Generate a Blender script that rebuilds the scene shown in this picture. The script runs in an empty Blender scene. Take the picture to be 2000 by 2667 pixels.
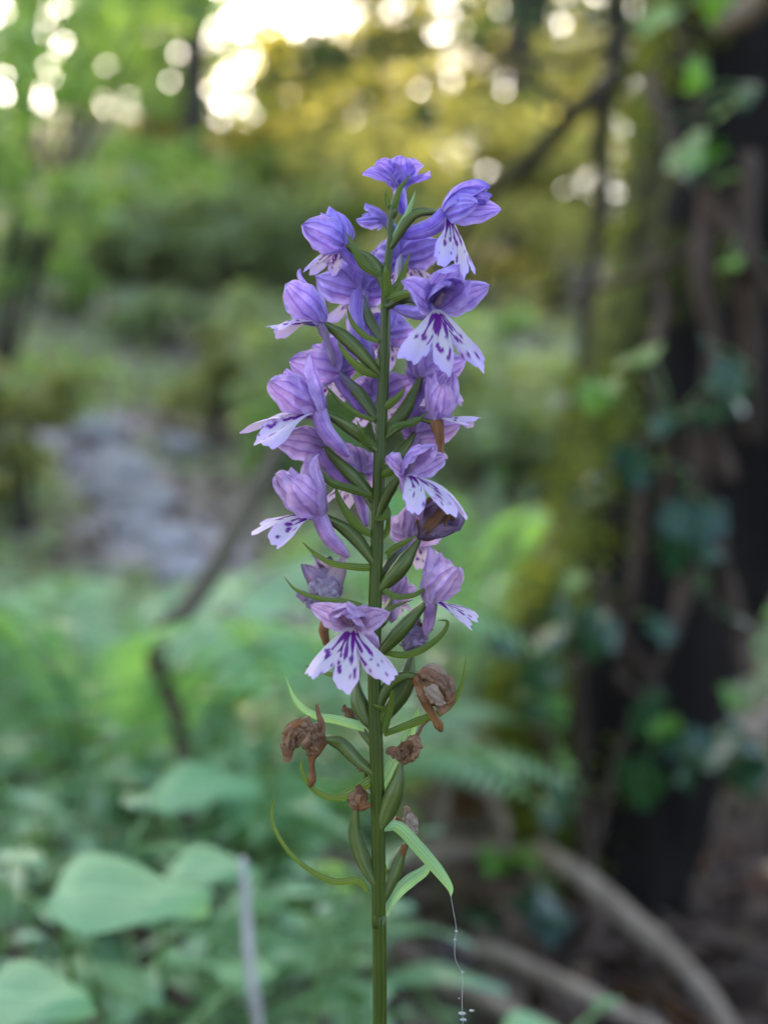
import bpy, math, random
import numpy as np
from mathutils import Vector, noise as mnoise

R = math.radians
rng = np.random.default_rng(7)
random.seed(7)
scene = bpy.context.scene
col = scene.collection

# ------------------------------------------------------------------ camera
D = 0.26                 # camera to orchid stem
K = 0.388                # tan of half the vertical field of view
ZC = 0.30                # camera height
cam_d = bpy.data.cameras.new('camera')
cam = bpy.data.objects.new('camera', cam_d)
col.objects.link(cam)
cam.location = (0, -D, ZC)
cam.rotation_euler = (R(90), 0, 0)
cam_d.sensor_width = 36
cam_d.lens = 18 / K
cam_d.clip_start = 0.01
cam_d.clip_end = 500
cam_d.dof.use_dof = True
cam_d.dof.focus_distance = D - 0.003
cam_d.dof.aperture_fstop = (18 / K) / 5.6
scene.camera = cam

# ------------------------------------------------------------------ sky and sun
SUN = Vector((-0.22, 1.0, 0.72)).normalized()
world = bpy.data.worlds.new('World')
scene.world = world
world.use_nodes = True
wn = world.node_tree
sky = wn.nodes.new('ShaderNodeTexSky')
sky.sky_type = 'NISHITA'
sky.sun_disc = False
sky.sun_elevation = math.asin(SUN.z)
sky.sun_rotation = math.atan2(SUN.x, SUN.y)
sky.dust_density = 3.5
sky.air_density = 0.85
sky.ozone_density = 0.5
wn.links.new(sky.outputs[0], wn.nodes['Background'].inputs[0])
wn.nodes['Background'].inputs[1].default_value = 0.13
sun_d = bpy.data.lights.new('sun', 'SUN')
sun_d.energy = 4.8
sun_d.angle = R(0.55)
sun_d.color = (1.0, 0.86, 0.66)
sun = bpy.data.objects.new('sun', sun_d)
col.objects.link(sun)
sun.rotation_euler = SUN.to_track_quat('Z', 'Y').to_euler()
sun.location = (0, 0, 12)

vs = scene.view_settings
vs.view_transform = 'Standard'
vs.look = 'None'
vs.exposure = 3.0
vs.gamma = 1.0
scene.cycles.use_denoising = True
try:
    scene.cycles.denoiser = 'OPENIMAGEDENOISE'
except Exception:
    pass
scene.cycles.max_bounces = 8
scene.cycles.transmission_bounces = 6
scene.cycles.sample_clamp_indirect = 6.0
scene.cycles.caustics_reflective = False
scene.cycles.caustics_refractive = False


# ------------------------------------------------------------------ helpers
def P(px, py, dist):
    """a place given by its bearing in the photograph and its real distance"""
    return np.array([(px - 1000) / 1333.5 * K * dist, dist - D, ZC + (1333.5 - py) / 1333.5 * K * dist])


def vec(*a):
    return np.array(a, dtype=float)


def unit(v):
    v = np.asarray(v, float)
    return v / max(1e-12, np.linalg.norm(v))


def empty(name, loc=(0, 0, 0), rz=0.0):
    o = bpy.data.objects.new(name, None)
    o.empty_display_size = 0.02
    o.location = [float(c) for c in loc]
    o.rotation_euler = (0, 0, rz)
    col.objects.link(o)
    return o


def tag(o, label=None, cat=None, group=None, kind=None):
    if label: o['label'] = label
    if cat: o['category'] = cat
    if group: o['group'] = group
    if kind: o['kind'] = kind
    return o


def mesh(name, verts, faces, mat, smooth=True, uv=None, attrs=None):
    me = bpy.data.meshes.new(name)
    verts = np.asarray(verts, dtype=np.float32)
    if isinstance(faces, np.ndarray):
        n = len(faces); k = faces.shape[1]
        me.vertices.add(len(verts)); me.vertices.foreach_set('co', verts.ravel())
        me.loops.add(n * k); me.loops.foreach_set('vertex_index', faces.ravel().astype(np.int32))
        me.polygons.add(n)
        me.polygons.foreach_set('loop_start', np.arange(0, n * k, k, dtype=np.int32))
        me.polygons.foreach_set('loop_total', np.full(n, k, dtype=np.int32))
        me.update(calc_edges=True)
    else:
        me.from_pydata(verts.tolist(), [], faces)
    if smooth:
        me.polygons.foreach_set('use_smooth', np.ones(len(me.polygons), dtype=bool))
    if uv is not None:
        l = me.uv_layers.new(name='UVMap')
        idx = np.zeros(len(me.loops), dtype=np.int32)
        me.loops.foreach_get('vertex_index', idx)
        l.data.foreach_set('uv', np.asarray(uv, dtype=np.float32)[idx].ravel())
    if attrs:
        for k_, v_ in attrs.items():
            a = me.attributes.new(k_, 'FLOAT', 'POINT')
            a.data.foreach_set('value', np.asarray(v_, dtype=np.float32))
    me.materials.append(mat)
    return me


def link(name, me, parent=None, loc=None):
    o = bpy.data.objects.new(name, me)
    col.objects.link(o)
    if parent is not None:
        o.parent = parent
    if loc is not None:
        o.location = [float(c) for c in loc]
    return o


def grid_faces(nu, nv, wrap=False):
    f = []
    m = nv if wrap else nv - 1
    for i in range(nu - 1):
        for j in range(m):
            a = i * nv + j; b = i * nv + (j + 1) % nv
            f.append((a, b, b + nv, a + nv))
    return np.array(f, dtype=np.int32)


def spline(pts, n):
    pts = np.asarray(pts, float)
    if len(pts) == 2:
        t = np.linspace(0, 1, n)[:, None]
        return pts[0] * (1 - t) + pts[1] * t
    q = np.vstack([2 * pts[0] - pts[1], pts, 2 * pts[-1] - pts[-2]])
    seg = len(pts) - 1
    out = []
    for t in np.linspace(0, seg, n):
        i = min(int(t), seg - 1); s = t - i
        p0, p1, p2, p3 = q[i], q[i + 1], q[i + 2], q[i + 3]
        out.append(0.5 * ((2 * p1) + (-p0 + p2) * s + (2 * p0 - 5 * p1 + 4 * p2 - p3) * s * s + (-p0 + 3 * p1 - 3 * p2 + p3) * s ** 3))
    return np.array(out)


def frames(c):
    t = np.gradient(c, axis=0)
    t /= np.maximum(1e-12, np.linalg.norm(t, axis=1))[:, None]
    ref = vec(0, -1, 0) if abs(t[0][1]) < 0.9 else vec(1, 0, 0)
    n = ref - t[0] * ref.dot(t[0]); n = unit(n)
    ns = [n]
    for i in range(1, len(c)):
        n = ns[-1] - t[i] * ns[-1].dot(t[i])
        ns.append(unit(n))
    ns = np.array(ns)
    return t, ns, np.cross(t, ns)


def tube(pts, radii, n=24, k=10, ridges=0, ridge_amp=0.0, twist=0.0, lump=0.0, lump_f=60.0):
    c = spline(pts, n)
    rs = np.interp(np.linspace(0, 1, n), np.linspace(0, 1, len(radii)), radii)
    t, a, b = frames(c)
    V = []; U = []
    for i in range(n):
        for j in range(k):
            al = 2 * math.pi * j / k
            r = rs[i]
            if ridges:
                r *= 1 + ridge_amp * math.cos(ridges * al + twist * i / n)
            p = c[i] + (a[i] * math.cos(al) + b[i] * math.sin(al)) * r
            if lump:
                p = c[i] + (p - c[i]) * (1 + lump * mnoise.noise(Vector(p * lump_f)))
            V.append(p); U.append((i / (n - 1), j / k))
    F = [tuple(q) for q in grid_faces(n, k, True)]
    V.append(c[0]); U.append((0, .5)); V.append(c[-1]); U.append((1, .5))
    m = n * k
    for j in range(k):
        F.append((m, (j + 1) % k, j))
        F.append((m + 1, (n - 1) * k + j, (n - 1) * k + (j + 1) % k))
    return np.array(V), F, np.array(U)


def join(parts):
    V = []; F = []; U = []
    o = 0
    for v, f, u in parts:
        V.append(v); U.append(u)
        F += [tuple(int(i) + o for i in q) for q in f]
        o += len(v)
    return np.vstack(V), F, np.vstack(U)


# ------------------------------------------------------------------ materials
def new_mat(name):
    m = bpy.data.materials.new(name)
    m.use_nodes = True
    nt = m.node_tree
    bs = nt.nodes['Principled BSDF']
    return m, nt, bs


def nd(nt, t, **kw):
    n = nt.nodes.new(t)
    for k_, v_ in kw.items():
        if hasattr(n, k_):
            setattr(n, k_, v_)
        else:
            n.inputs[k_].default_value = v_
    return n


def ramp(nt, stops):
    r = nt.nodes.new('ShaderNodeValToRGB')
    e = r.color_ramp.elements
    while len(e) < len(stops):
        e.new(0.5)
    for i, (p, c) in enumerate(stops):
        e[i].position = p
        e[i].color = (*c, 1)
    return r


def mixc(nt, a, b, fac, blend='MIX'):
    m = nt.nodes.new('ShaderNodeMix')
    m.data_type = 'RGBA'; m.blend_type = blend
    for s, v in (('A', a), ('B', b)):
        i = [x for x in m.inputs if x.name == s and x.type == 'RGBA'][0]
        if hasattr(v, 'links'):
            nt.links.new(v, i)
        else:
            i.default_value = (*v, 1)
    f = m.inputs[0]
    if hasattr(fac, 'links'):
        nt.links.new(fac, f)
    else:
        f.default_value = fac
    return [x for x in m.outputs if x.type == 'RGBA'][0]


def translucent(nt, bs, colour, amount):
    tr = nt.nodes.new('ShaderNodeBsdfTranslucent')
    mx = nt.nodes.new('ShaderNodeMixShader')
    mx.inputs[0].default_value = amount
    out = nt.nodes['Material Output']
    nt.links.new(colour, tr.inputs[0])
    nt.links.new(bs.outputs[0], mx.inputs[1])
    nt.links.new(tr.outputs[0], mx.inputs[2])
    nt.links.new(mx.outputs[0], out.inputs[0])
    return tr


def leaf_mat(name, dark, light, rough=0.4, trans=0.35, tcol=None, veins=False, bump=0.0, spec=0.5):
    m, nt, bs = new_mat(name)
    geo = nd(nt, 'ShaderNodeNewGeometry')
    oi = nd(nt, 'ShaderNodeObjectInfo')
    tc = nd(nt, 'ShaderNodeTexCoord')
    nz = nd(nt, 'ShaderNodeTexNoise', Scale=9.0, Detail=3.0)
    nt.links.new(tc.outputs['Object'], nz.inputs['Vector'])
    a1 = nd(nt, 'ShaderNodeMath', operation='ADD')
    nt.links.new(geo.outputs['Random Per Island'], a1.inputs[0]); nt.links.new(oi.outputs['Random'], a1.inputs[1])
    a2 = nd(nt, 'ShaderNodeMath', operation='ADD')
    nt.links.new(a1.outputs[0], a2.inputs[0]); nt.links.new(nz.outputs[0], a2.inputs[1])
    a3 = nd(nt, 'ShaderNodeMath', operation='DIVIDE'); a3.inputs[1].default_value = 3.0
    nt.links.new(a2.outputs[0], a3.inputs[0])
    rp = ramp(nt, [(0.28, dark), (0.72, light)])
    nt.links.new(a3.outputs[0], rp.inputs[0])
    c = rp.outputs[0]
    if veins:
        uvn = nd(nt, 'ShaderNodeUVMap')
        sp = nd(nt, 'ShaderNodeSeparateXYZ'); nt.links.new(uvn.outputs[0], sp.inputs[0])
        ab = nd(nt, 'ShaderNodeMath', operation='ABSOLUTE'); nt.links.new(sp.outputs[1], ab.inputs[0])
        lt = nd(nt, 'ShaderNodeMath', operation='LESS_THAN'); lt.inputs[1].default_value = 0.05
        nt.links.new(ab.outputs[0], lt.inputs[0])
        c = mixc(nt, c, tuple(min(1, 1.15 * x + .01) for x in light), lt.outputs[0])
    nt.links.new(c, bs.inputs['Base Color'])
    bs.inputs['Roughness'].default_value = rough
    bs.inputs['Specular IOR Level'].default_value = spec
    if bump:
        bn = nd(nt, 'ShaderNodeBump', Strength=bump, Distance=0.002)
        n2 = nd(nt, 'ShaderNodeTexNoise', Scale=120.0)
        nt.links.new(tc.outputs['Object'], n2.inputs['Vector'])
        nt.links.new(n2.outputs[0], bn.inputs['Height']); nt.links.new(bn.outputs[0], bs.inputs['Normal'])
    if trans:
        tcx = mixc(nt, c, tcol if tcol else (1.0, 1.0, 0.35), 1.0, 'MULTIPLY')
        tcx2 = mixc(nt, tcx, (2.2, 2.2, 2.2), 1.0, 'MULTIPLY')
        translucent(nt, bs, tcx2, trans)
    return m


def bark_mat(name, dark, light, moss=None, moss_amt=0.5, scale=14.0, stretch=0.25, bump=0.6, dist=0.02):
    m, nt, bs = new_mat(name)
    tc = nd(nt, 'ShaderNodeTexCoord')
    mp = nd(nt, 'ShaderNodeMapping'); mp.inputs['Scale'].default_value = (1, 1, stretch)
    nt.links.new(tc.outputs['Object'], mp.inputs[0])
    nz = nd(nt, 'ShaderNodeTexNoise', Scale=scale, Detail=8.0, Roughness=0.65)
    nt.links.new(mp.outputs[0], nz.inputs['Vector'])
    rp = ramp(nt, [(0.3, dark), (0.75, light)])
    nt.links.new(nz.outputs[0], rp.inputs[0])
    c = rp.outputs[0]
    if moss:
        n2 = nd(nt, 'ShaderNodeTexNoise', Scale=scale * 0.45, Detail=6.0, Roughness=0.6)
        nt.links.new(tc.outputs['Object'], n2.inputs['Vector'])
        at = nd(nt, 'ShaderNodeAttribute'); at.attribute_name = 'moss'
        ad = nd(nt, 'ShaderNodeMath', operation='ADD')
        nt.links.new(n2.outputs[0], ad.inputs[0]); nt.links.new(at.outputs['Fac'], ad.inputs[1])
        mr = nd(nt, 'ShaderNodeMapRange'); mr.inputs[1].default_value = 0.75; mr.inputs[2].default_value = 0.95
        nt.links.new(ad.outputs[0], mr.inputs[0])
        n3 = nd(nt, 'ShaderNodeTexNoise', Scale=scale * 4, Detail=4.0)
        nt.links.new(tc.outputs['Object'], n3.inputs['Vector'])
        r3 = ramp(nt, [(0.3, moss[0]), (0.7, moss[1])])
        nt.links.new(n3.outputs[0], r3.inputs[0])
        c = mixc(nt, c, r3.outputs[0], mr.outputs[0])
    nt.links.new(c, bs.inputs['Base Color'])
    bs.inputs['Roughness'].default_value = 0.85
    bs.inputs['Specular IOR Level'].default_value = 0.12
    bn = nd(nt, 'ShaderNodeBump', Strength=bump, Distance=dist)
    nt.links.new(nz.outputs[0], bn.inputs['Height']); nt.links.new(bn.outputs[0], bs.inputs['Normal'])
    return m


def petal_mat():
    """tepal colour comes from the object's own colour; darker veins run along the blade"""
    m, nt, bs = new_mat('petal')
    oi = nd(nt, 'ShaderNodeObjectInfo')
    uvn = nd(nt, 'ShaderNodeUVMap')
    sp = nd(nt, 'ShaderNodeSeparateXYZ'); nt.links.new(uvn.outputs[0], sp.inputs[0])
    tc = nd(nt, 'ShaderNodeTexCoord')
    nz = nd(nt, 'ShaderNodeTexNoise', Scale=260.0, Detail=3.0)
    nt.links.new(tc.outputs['Object'], nz.inputs['Vector'])
    # stripes across v: veins, deepened to add painted shading contrast
    s1 = nd(nt, 'ShaderNodeMath', operation='MULTIPLY_ADD'); s1.inputs[1].default_value = 13.0
    nzs = nd(nt, 'ShaderNodeMath', operation='MULTIPLY'); nzs.inputs[1].default_value = 3.2
    nt.links.new(nz.outputs[0], nzs.inputs[0])
    nt.links.new(sp.outputs[1], s1.inputs[0]); nt.links.new(nzs.outputs[0], s1.inputs[2])
    sn = nd(nt, 'ShaderNodeMath', operation='SINE'); nt.links.new(s1.outputs[0], sn.inputs[0])
    mr = nd(nt, 'ShaderNodeMapRange'); mr.inputs[1].default_value = 0.45; mr.inputs[2].default_value = 1.0
    mr.inputs[3].default_value = 0.0; mr.inputs[4].default_value = 0.8
    nt.links.new(sn.outputs[0], mr.inputs[0])
    vein = mixc(nt, oi.outputs['Color'], (0.62, 0.42, 0.78), 1.0, 'MULTIPLY')
    c = mixc(nt, oi.outputs['Color'], vein, mr.outputs[0])
    # pale rim
    ab = nd(nt, 'ShaderNodeMath', operation='ABSOLUTE'); nt.links.new(sp.outputs[1], ab.inputs[0])
    m2 = nd(nt, 'ShaderNodeMapRange'); m2.inputs[1].default_value = 0.75; m2.inputs[2].default_value = 1.0; m2.inputs[4].default_value = 0.55
    nt.links.new(ab.outputs[0], m2.inputs[0])
    c = mixc(nt, c, (0.74, 0.65, 0.86), m2.outputs[0])
    # blotchy tone: painted contrast for shadowed and translucent parts of a flower
    n2 = nd(nt, 'ShaderNodeTexNoise', Scale=420.0, Detail=4.0)
    nt.links.new(tc.outputs['Object'], n2.inputs['Vector'])
    r2 = ramp(nt, [(0.32, (0.70, 0.62, 0.78)), (0.68, (1.12, 1.10, 1.08))])
    nt.links.new(n2.outputs[0], r2.inputs[0])
    c = mixc(nt, c, r2.outputs[0], 1.0, 'MULTIPLY')
    nt.links.new(c, bs.inputs['Base Color'])
    bs.inputs['Roughness'].default_value = 0.5
    bs.inputs['Specular IOR Level'].default_value = 0.3
    bs.inputs['Sheen Weight'].default_value = 0.15
    bn = nd(nt, 'ShaderNodeBump', Strength=0.55, Distance=0.0004)
    nt.links.new(sn.outputs[0], bn.inputs['Height']); nt.links.new(bn.outputs[0], bs.inputs['Normal'])
    translucent(nt, bs, c, 0.48)
    return m


def lip_mat():
    m, nt, bs = new_mat('lip')
    oi = nd(nt, 'ShaderNodeObjectInfo')
    at = nd(nt, 'ShaderNodeAttribute'); at.attribute_name = 'mark'
    ae = nd(nt, 'ShaderNodeAttribute'); ae.attribute_name = 'edge'
    c = mixc(nt, (0.54, 0.465, 0.50), oi.outputs['Color'], ae.outputs['Fac'])
    c = mixc(nt, c, (0.13, 0.010, 0.20), at.outputs['Fac'])
    nt.links.new(c, bs.inputs['Base Color'])
    bs.inputs['Roughness'].default_value = 0.5
    bs.inputs['Specular IOR Level'].default_value = 0.3
    tc = nd(nt, 'ShaderNodeTexCoord')
    n2 = nd(nt, 'ShaderNodeTexNoise', Scale=900.0, Detail=3.0)
    nt.links.new(tc.outputs['Object'], n2.inputs['Vector'])
    bn = nd(nt, 'ShaderNodeBump', Strength=0.3, Distance=0.0003)
    nt.links.new(n2.outputs[0], bn.inputs['Height']); nt.links.new(bn.outputs[0], bs.inputs['Normal'])
    translucent(nt, bs, c, 0.35)
    return m


def wither_mat(name, dark, light, trans=0.2):
    m, nt, bs = new_mat(name)
    tc = nd(nt, 'ShaderNodeTexCoord')
    uvn = nd(nt, 'ShaderNodeUVMap')
    mp = nd(nt, 'ShaderNodeMapping'); mp.inputs['Scale'].default_value = (1.2, 9, 1)
    nt.links.new(uvn.outputs[0], mp.inputs[0])
    nz = nd(nt, 'ShaderNodeTexNoise', Scale=2.2, Detail=5.0, Roughness=0.7)
    nt.links.new(mp.outputs[0], nz.inputs['Vector'])
    n2 = nd(nt, 'ShaderNodeTexNoise', Scale=300.0, Detail=4.0)
    nt.links.new(tc.outputs['Object'], n2.inputs['Vector'])
    av = nd(nt, 'ShaderNodeMath', operation='MULTIPLY_ADD'); av.inputs[1].default_value = 0.6
    hv = nd(nt, 'ShaderNodeMath', operation='MULTIPLY'); hv.inputs[1].default_value = 0.4
    nt.links.new(n2.outputs[0], hv.inputs[0])
    nt.links.new(nz.outputs[0], av.inputs[0]); nt.links.new(hv.outputs[0], av.inputs[2])
    rp = ramp(nt, [(0.34, dark), (0.64, light)])
    nt.links.new(av.outputs[0], rp.inputs[0])
    nt.links.new(rp.outputs[0], bs.inputs['Base Color'])
    bs.inputs['Roughness'].default_value = 0.6
    bn = nd(nt, 'ShaderNodeBump', Strength=0.9, Distance=0.0006)
    nt.links.new(av.outputs[0], bn.inputs['Height']); nt.links.new(bn.outputs[0], bs.inputs['Normal'])
    translucent(nt, bs, rp.outputs[0], trans)
    return m


def green_mat(name, a, b, stripe=7.0, rough=0.42, tip=None, trans=0.0):
    m, nt, bs = new_mat(name)
    uvn = nd(nt, 'ShaderNodeUVMap')
    sp = nd(nt, 'ShaderNodeSeparateXYZ'); nt.links.new(uvn.outputs[0], sp.inputs[0])
    tc = nd(nt, 'ShaderNodeTexCoord')
    nz = nd(nt, 'ShaderNodeTexNoise', Scale=180.0, Detail=4.0)
    nt.links.new(tc.outputs['Object'], nz.inputs['Vector'])
    s1 = nd(nt, 'ShaderNodeMath', operation='MULTIPLY_ADD'); s1.inputs[1].default_value = stripe * 2 * math.pi
    ns = nd(nt, 'ShaderNodeMath', operation='MULTIPLY'); ns.inputs[1].default_value = 4.0
    nt.links.new(nz.outputs[0], ns.inputs[0])
    nt.links.new(sp.outputs[1], s1.inputs[0]); nt.links.new(ns.outputs[0], s1.inputs[2])
    sn = nd(nt, 'ShaderNodeMath', operation='SINE'); nt.links.new(s1.outputs[0], sn.inputs[0])
    mr = nd(nt, 'ShaderNodeMapRange'); mr.inputs[1].default_value = -1.0; mr.inputs[2].default_value = 1.0
    nt.links.new(sn.outputs[0], mr.inputs[0])
    c = mixc(nt, a, b, mr.outputs[0])
    if tip:
        m2 = nd(nt, 'ShaderNodeMapRange'); m2.inputs[1].default_value = 0.55; m2.inputs[2].default_value = 1.0; m2.inputs[4].default_value = 0.8
        nt.links.new(sp.outputs[0], m2.inputs[0])
        c = mixc(nt, c, tip, m2.outputs[0])
    n2 = nd(nt, 'ShaderNodeTexNoise', Scale=55.0, Detail=4.0)
    nt.links.new(tc.outputs['Object'], n2.inputs['Vector'])
    r2 = ramp(nt, [(0.3, (0.75, 0.78, 0.8)), (0.7, (1.15, 1.12, 1.0))])
    nt.links.new(n2.outputs[0], r2.inputs[0])
    c = mixc(nt, c, r2.outputs[0], 1.0, 'MULTIPLY')
    nt.links.new(c, bs.inputs['Base Color'])
    bs.inputs['Roughness'].default_value = rough
    bs.inputs['Specular IOR Level'].default_value = 0.25
    bn = nd(nt, 'ShaderNodeBump', Strength=0.25, Distance=0.0003)
    nt.links.new(sn.outputs[0], bn.inputs['Height']); nt.links.new(bn.outputs[0], bs.inputs['Normal'])
    if trans:
        tcx = mixc(nt, c, (1.6, 1.7, 0.8), 1.0, 'MULTIPLY')
        translucent(nt, bs, tcx, trans)
    return m


M = {}
M['petal'] = petal_mat()
M['lip'] = lip_mat()
M['stem'] = green_mat('orchid_stem', (0.032, 0.048, 0.004), (0.056, 0.078, 0.007), 9.0)
M['ovary'] = green_mat('ovary', (0.048, 0.066, 0.012), (0.110, 0.135, 0.034), 3.0)
M['ovary_violet'] = green_mat('ovary_violet', (0.052, 0.068, 0.020), (0.105, 0.125, 0.045), 3.0, tip=(0.20, 0.15, 0.30))
M['bract'] = green_mat('bract', (0.070, 0.110, 0.016), (0.125, 0.17, 0.034), 2.0, trans=0.3)
M['bract_pale'] = green_mat('bract_pale', (0.20, 0.34, 0.16), (0.27, 0.40, 0.20), 2.0, trans=0.35)
M['brown'] = wither_mat('withered_brown', (0.040, 0.013, 0.005), (0.38, 0.185, 0.085))
M['rust'] = wither_mat('withered_rust', (0.08, 0.025, 0.008), (0.42, 0.17, 0.045), 0.3)
M['beige'] = wither_mat('withered_beige', (0.16, 0.09, 0.05), (0.55, 0.40, 0.29), 0.25)
M['wilt_violet'] = wither_mat('wilted_violet', (0.13, 0.06, 0.14), (0.42, 0.30, 0.46), 0.3)
M['wilt_pale'] = wither_mat('wilted_pale', (0.20, 0.12, 0.16), (0.58, 0.46, 0.58), 0.35)
M['column'] = wither_mat('column', (0.12, 0.03, 0.10), (0.55, 0.42, 0.55), 0.2)
M['leaf_herb'] = leaf_mat('leaf_herb', (0.07, 0.155, 0.06), (0.26, 0.40, 0.22), 0.30, 0.30, veins=True, spec=0.7)
M['leaf_broad'] = leaf_mat('leaf_broad', (0.17, 0.32, 0.15), (0.24, 0.42, 0.20), 0.5, 0.35, veins=True, bump=0.4)
M['leaf_fern'] = leaf_mat('leaf_fern', (0.09, 0.22, 0.10), (0.19, 0.36, 0.17), 0.4, 0.35)
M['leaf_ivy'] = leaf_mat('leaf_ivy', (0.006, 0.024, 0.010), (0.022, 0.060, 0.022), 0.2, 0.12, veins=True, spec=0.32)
M['leaf_ivy_fresh'] = leaf_mat('leaf_ivy_fresh', (0.05, 0.13, 0.010), (0.10, 0.22, 0.02), 0.4, 0.4, veins=True)
M['leaf_shrub'] = leaf_mat('leaf_shrub', (0.12, 0.21, 0.06), (0.29, 0.39, 0.16), 0.32, 0.42)
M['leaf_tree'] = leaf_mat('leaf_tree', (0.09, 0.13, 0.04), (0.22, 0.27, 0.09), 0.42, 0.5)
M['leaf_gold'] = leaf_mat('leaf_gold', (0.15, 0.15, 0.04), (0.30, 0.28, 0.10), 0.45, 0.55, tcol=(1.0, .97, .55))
M['needle'] = leaf_mat('needle', (0.012, 0.045, 0.026), (0.035, 0.10, 0.055), 0.45, 0.15)
M['moss'] = leaf_mat('moss', (0.07, 0.09, 0.010), (0.21, 0.23, 0.04), 0.8, 0.3, spec=0.1)
M['cover_olive'] = leaf_mat('cover_olive', (0.16, 0.18, 0.06), (0.32, 0.32, 0.14), 0.5, 0.35)
M['cover'] = leaf_mat('cover', (0.17, 0.22, 0.11), (0.34, 0.39, 0.23), 0.5, 0.3)
M['litter'] = leaf_mat('litter', (0.03, 0.016, 0.010), (0.15, 0.092, 0.055), 0.7, 0.15, tcol=(1, .8, .5))
M['stalk'] = leaf_mat('stalk', (0.07, 0.14, 0.03), (0.12, 0.20, 0.05), 0.45, 0.0)
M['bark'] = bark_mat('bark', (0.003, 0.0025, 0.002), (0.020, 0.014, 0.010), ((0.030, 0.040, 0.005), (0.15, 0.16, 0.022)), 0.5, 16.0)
M['bark_tree'] = bark_mat('bark_tree', (0.03, 0.025, 0.02), (0.12, 0.10, 0.08), scale=8)
M['twig'] = bark_mat('twig', (0.016, 0.014, 0.010), (0.060, 0.050, 0.036), scale=60)
M['stick'] = bark_mat('stick', (0.06, 0.05, 0.030), (0.16, 0.13, 0.085), scale=60)
M['root'] = bark_mat('root', (0.12, 0.082, 0.055), (0.32, 0.235, 0.165), scale=50, dist=0.006)
M['vine'] = bark_mat('vine', (0.026, 0.017, 0.012), (0.11, 0.072, 0.050), scale=50, dist=0.005)
M['dry_stem'] = bark_mat('dry_stem', (0.34, 0.30, 0.27), (0.60, 0.55, 0.50), scale=120, dist=0.002)
M['stone'] = bark_mat('stone', (0.34, 0.30, 0.29), (0.58, 0.53, 0.52), scale=20, stretch=1.0)


def ground_mat():
    m, nt, bs = new_mat('forest_floor')
    tc = nd(nt, 'ShaderNodeTexCoord')
    nz = nd(nt, 'ShaderNodeTexNoise', Scale=2.2, Detail=8.0, Roughness=0.65)
    nt.links.new(tc.outputs['Object'], nz.inputs['Vector'])
    n2 = nd(nt, 'ShaderNodeTexNoise', Scale=14.0, Detail=8.0, Roughness=0.7)
    nt.links.new(tc.outputs['Object'], n2.inputs['Vector'])
    r1 = ramp(nt, [(0.3, (0.15, 0.115, 0.075)), (0.55, (0.27, 0.215, 0.16)), (0.75, (0.38, 0.32, 0.25))])
    nt.links.new(n2.outputs[0], r1.inputs[0])
    r2 = ramp(nt, [(0.3, (0.16, 0.18, 0.07)), (0.7, (0.32, 0.34, 0.16))])
    nt.links.new(n2.outputs[0], r2.inputs[0])
    mr = nd(nt, 'ShaderNodeMapRange'); mr.inputs[1].default_value = 0.47; mr.inputs[2].default_value = 0.58
    nt.links.new(nz.outputs[0], mr.inputs[0])
    c = mixc(nt, r1.outputs[0], r2.outputs[0], mr.outputs[0])
    at = nd(nt, 'ShaderNodeAttribute'); at.attribute_name = 'bare'
    r3 = ramp(nt, [(0.3, (0.34, 0.28, 0.27)), (0.7, (0.56, 0.49, 0.48))])
    nt.links.new(n2.outputs[0], r3.inputs[0])
    c = mixc(nt, c, r3.outputs[0], at.outputs['Fac'])
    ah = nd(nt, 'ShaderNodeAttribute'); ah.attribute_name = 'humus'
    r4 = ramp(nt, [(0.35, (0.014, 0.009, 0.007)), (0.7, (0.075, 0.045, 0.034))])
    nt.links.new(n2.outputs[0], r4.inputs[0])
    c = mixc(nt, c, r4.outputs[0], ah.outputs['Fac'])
    nt.links.new(c, bs.inputs['Base Color'])
    bs.inputs['Roughness'].default_value = 0.95
    bs.inputs['Specular IOR Level'].default_value = 0.15
    bn = nd(nt, 'ShaderNodeBump', Strength=0.7, Distance=0.04)
    nt.links.new(n2.outputs[0], bn.inputs['Height']); nt.links.new(bn.outputs[0], bs.inputs['Normal'])
    return m


M['ground'] = ground_mat()


# ------------------------------------------------------------------ terrain
def fbm(x, y, s=1.0, o=4):
    t = 0.0; a = 0.5
    for i in range(o):
        t += a * mnoise.noise(Vector((x * s, y * s, 3.7 + i)))
        s *= 2.03; a *= 0.5
    return t


def ground_h(x, y):
    d = y + D
    h = 0.0
    if d > 1.55:
        t = d - 1.55
        h += 0.30 * t * t / (t + 0.35)
    h += 0.07 * max(0.0, min(d, 13) - 4) * max(.3, min(1, .7 - x * .25))
    if d > 13:
        h -= 0.12 * (d - 13)
    if d < -0.2:
        h += 0.04 * (-0.2 - d)
    h += 0.17 * max(0.0, -x - 0.5) * min(1.0, max(0, d - 0.5)) / (1 + 0.15 * max(0.0, -x - 0.5))
    h -= 0.06 * min(4.0, max(0.0, x - 0.5)) * min(1, max(0, d - 1.5))
    sx = min(1.0, max(0.0, (x - .02) / .2)); sd_ = min(1.0, max(0.0, (d - .35) / .3)) * min(1.0, max(0.0, (2.2 - d) / .8))
    h -= .10 * sx * sd_
    h += (0.03 + 0.014 * abs(d)) * fbm(x, y, 1.1)
    base = mnoise.noise(Vector((0, 0, 0)))
    return h


def on_ground(px, py):
    """where a bearing of the photograph meets the terrain"""
    d = .5
    while d < 30:
        p = P(px, py, d)
        if p[2] < ground_h(p[0], p[1]):
            return p[0], d
        d += .02
    return p[0], d


PATH = [on_ground(*q) for q in [(700, 1680), (600, 1600), (480, 1480), (400, 1370), (330, 1270), (250, 1190), (230, 1090)]]


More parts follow.
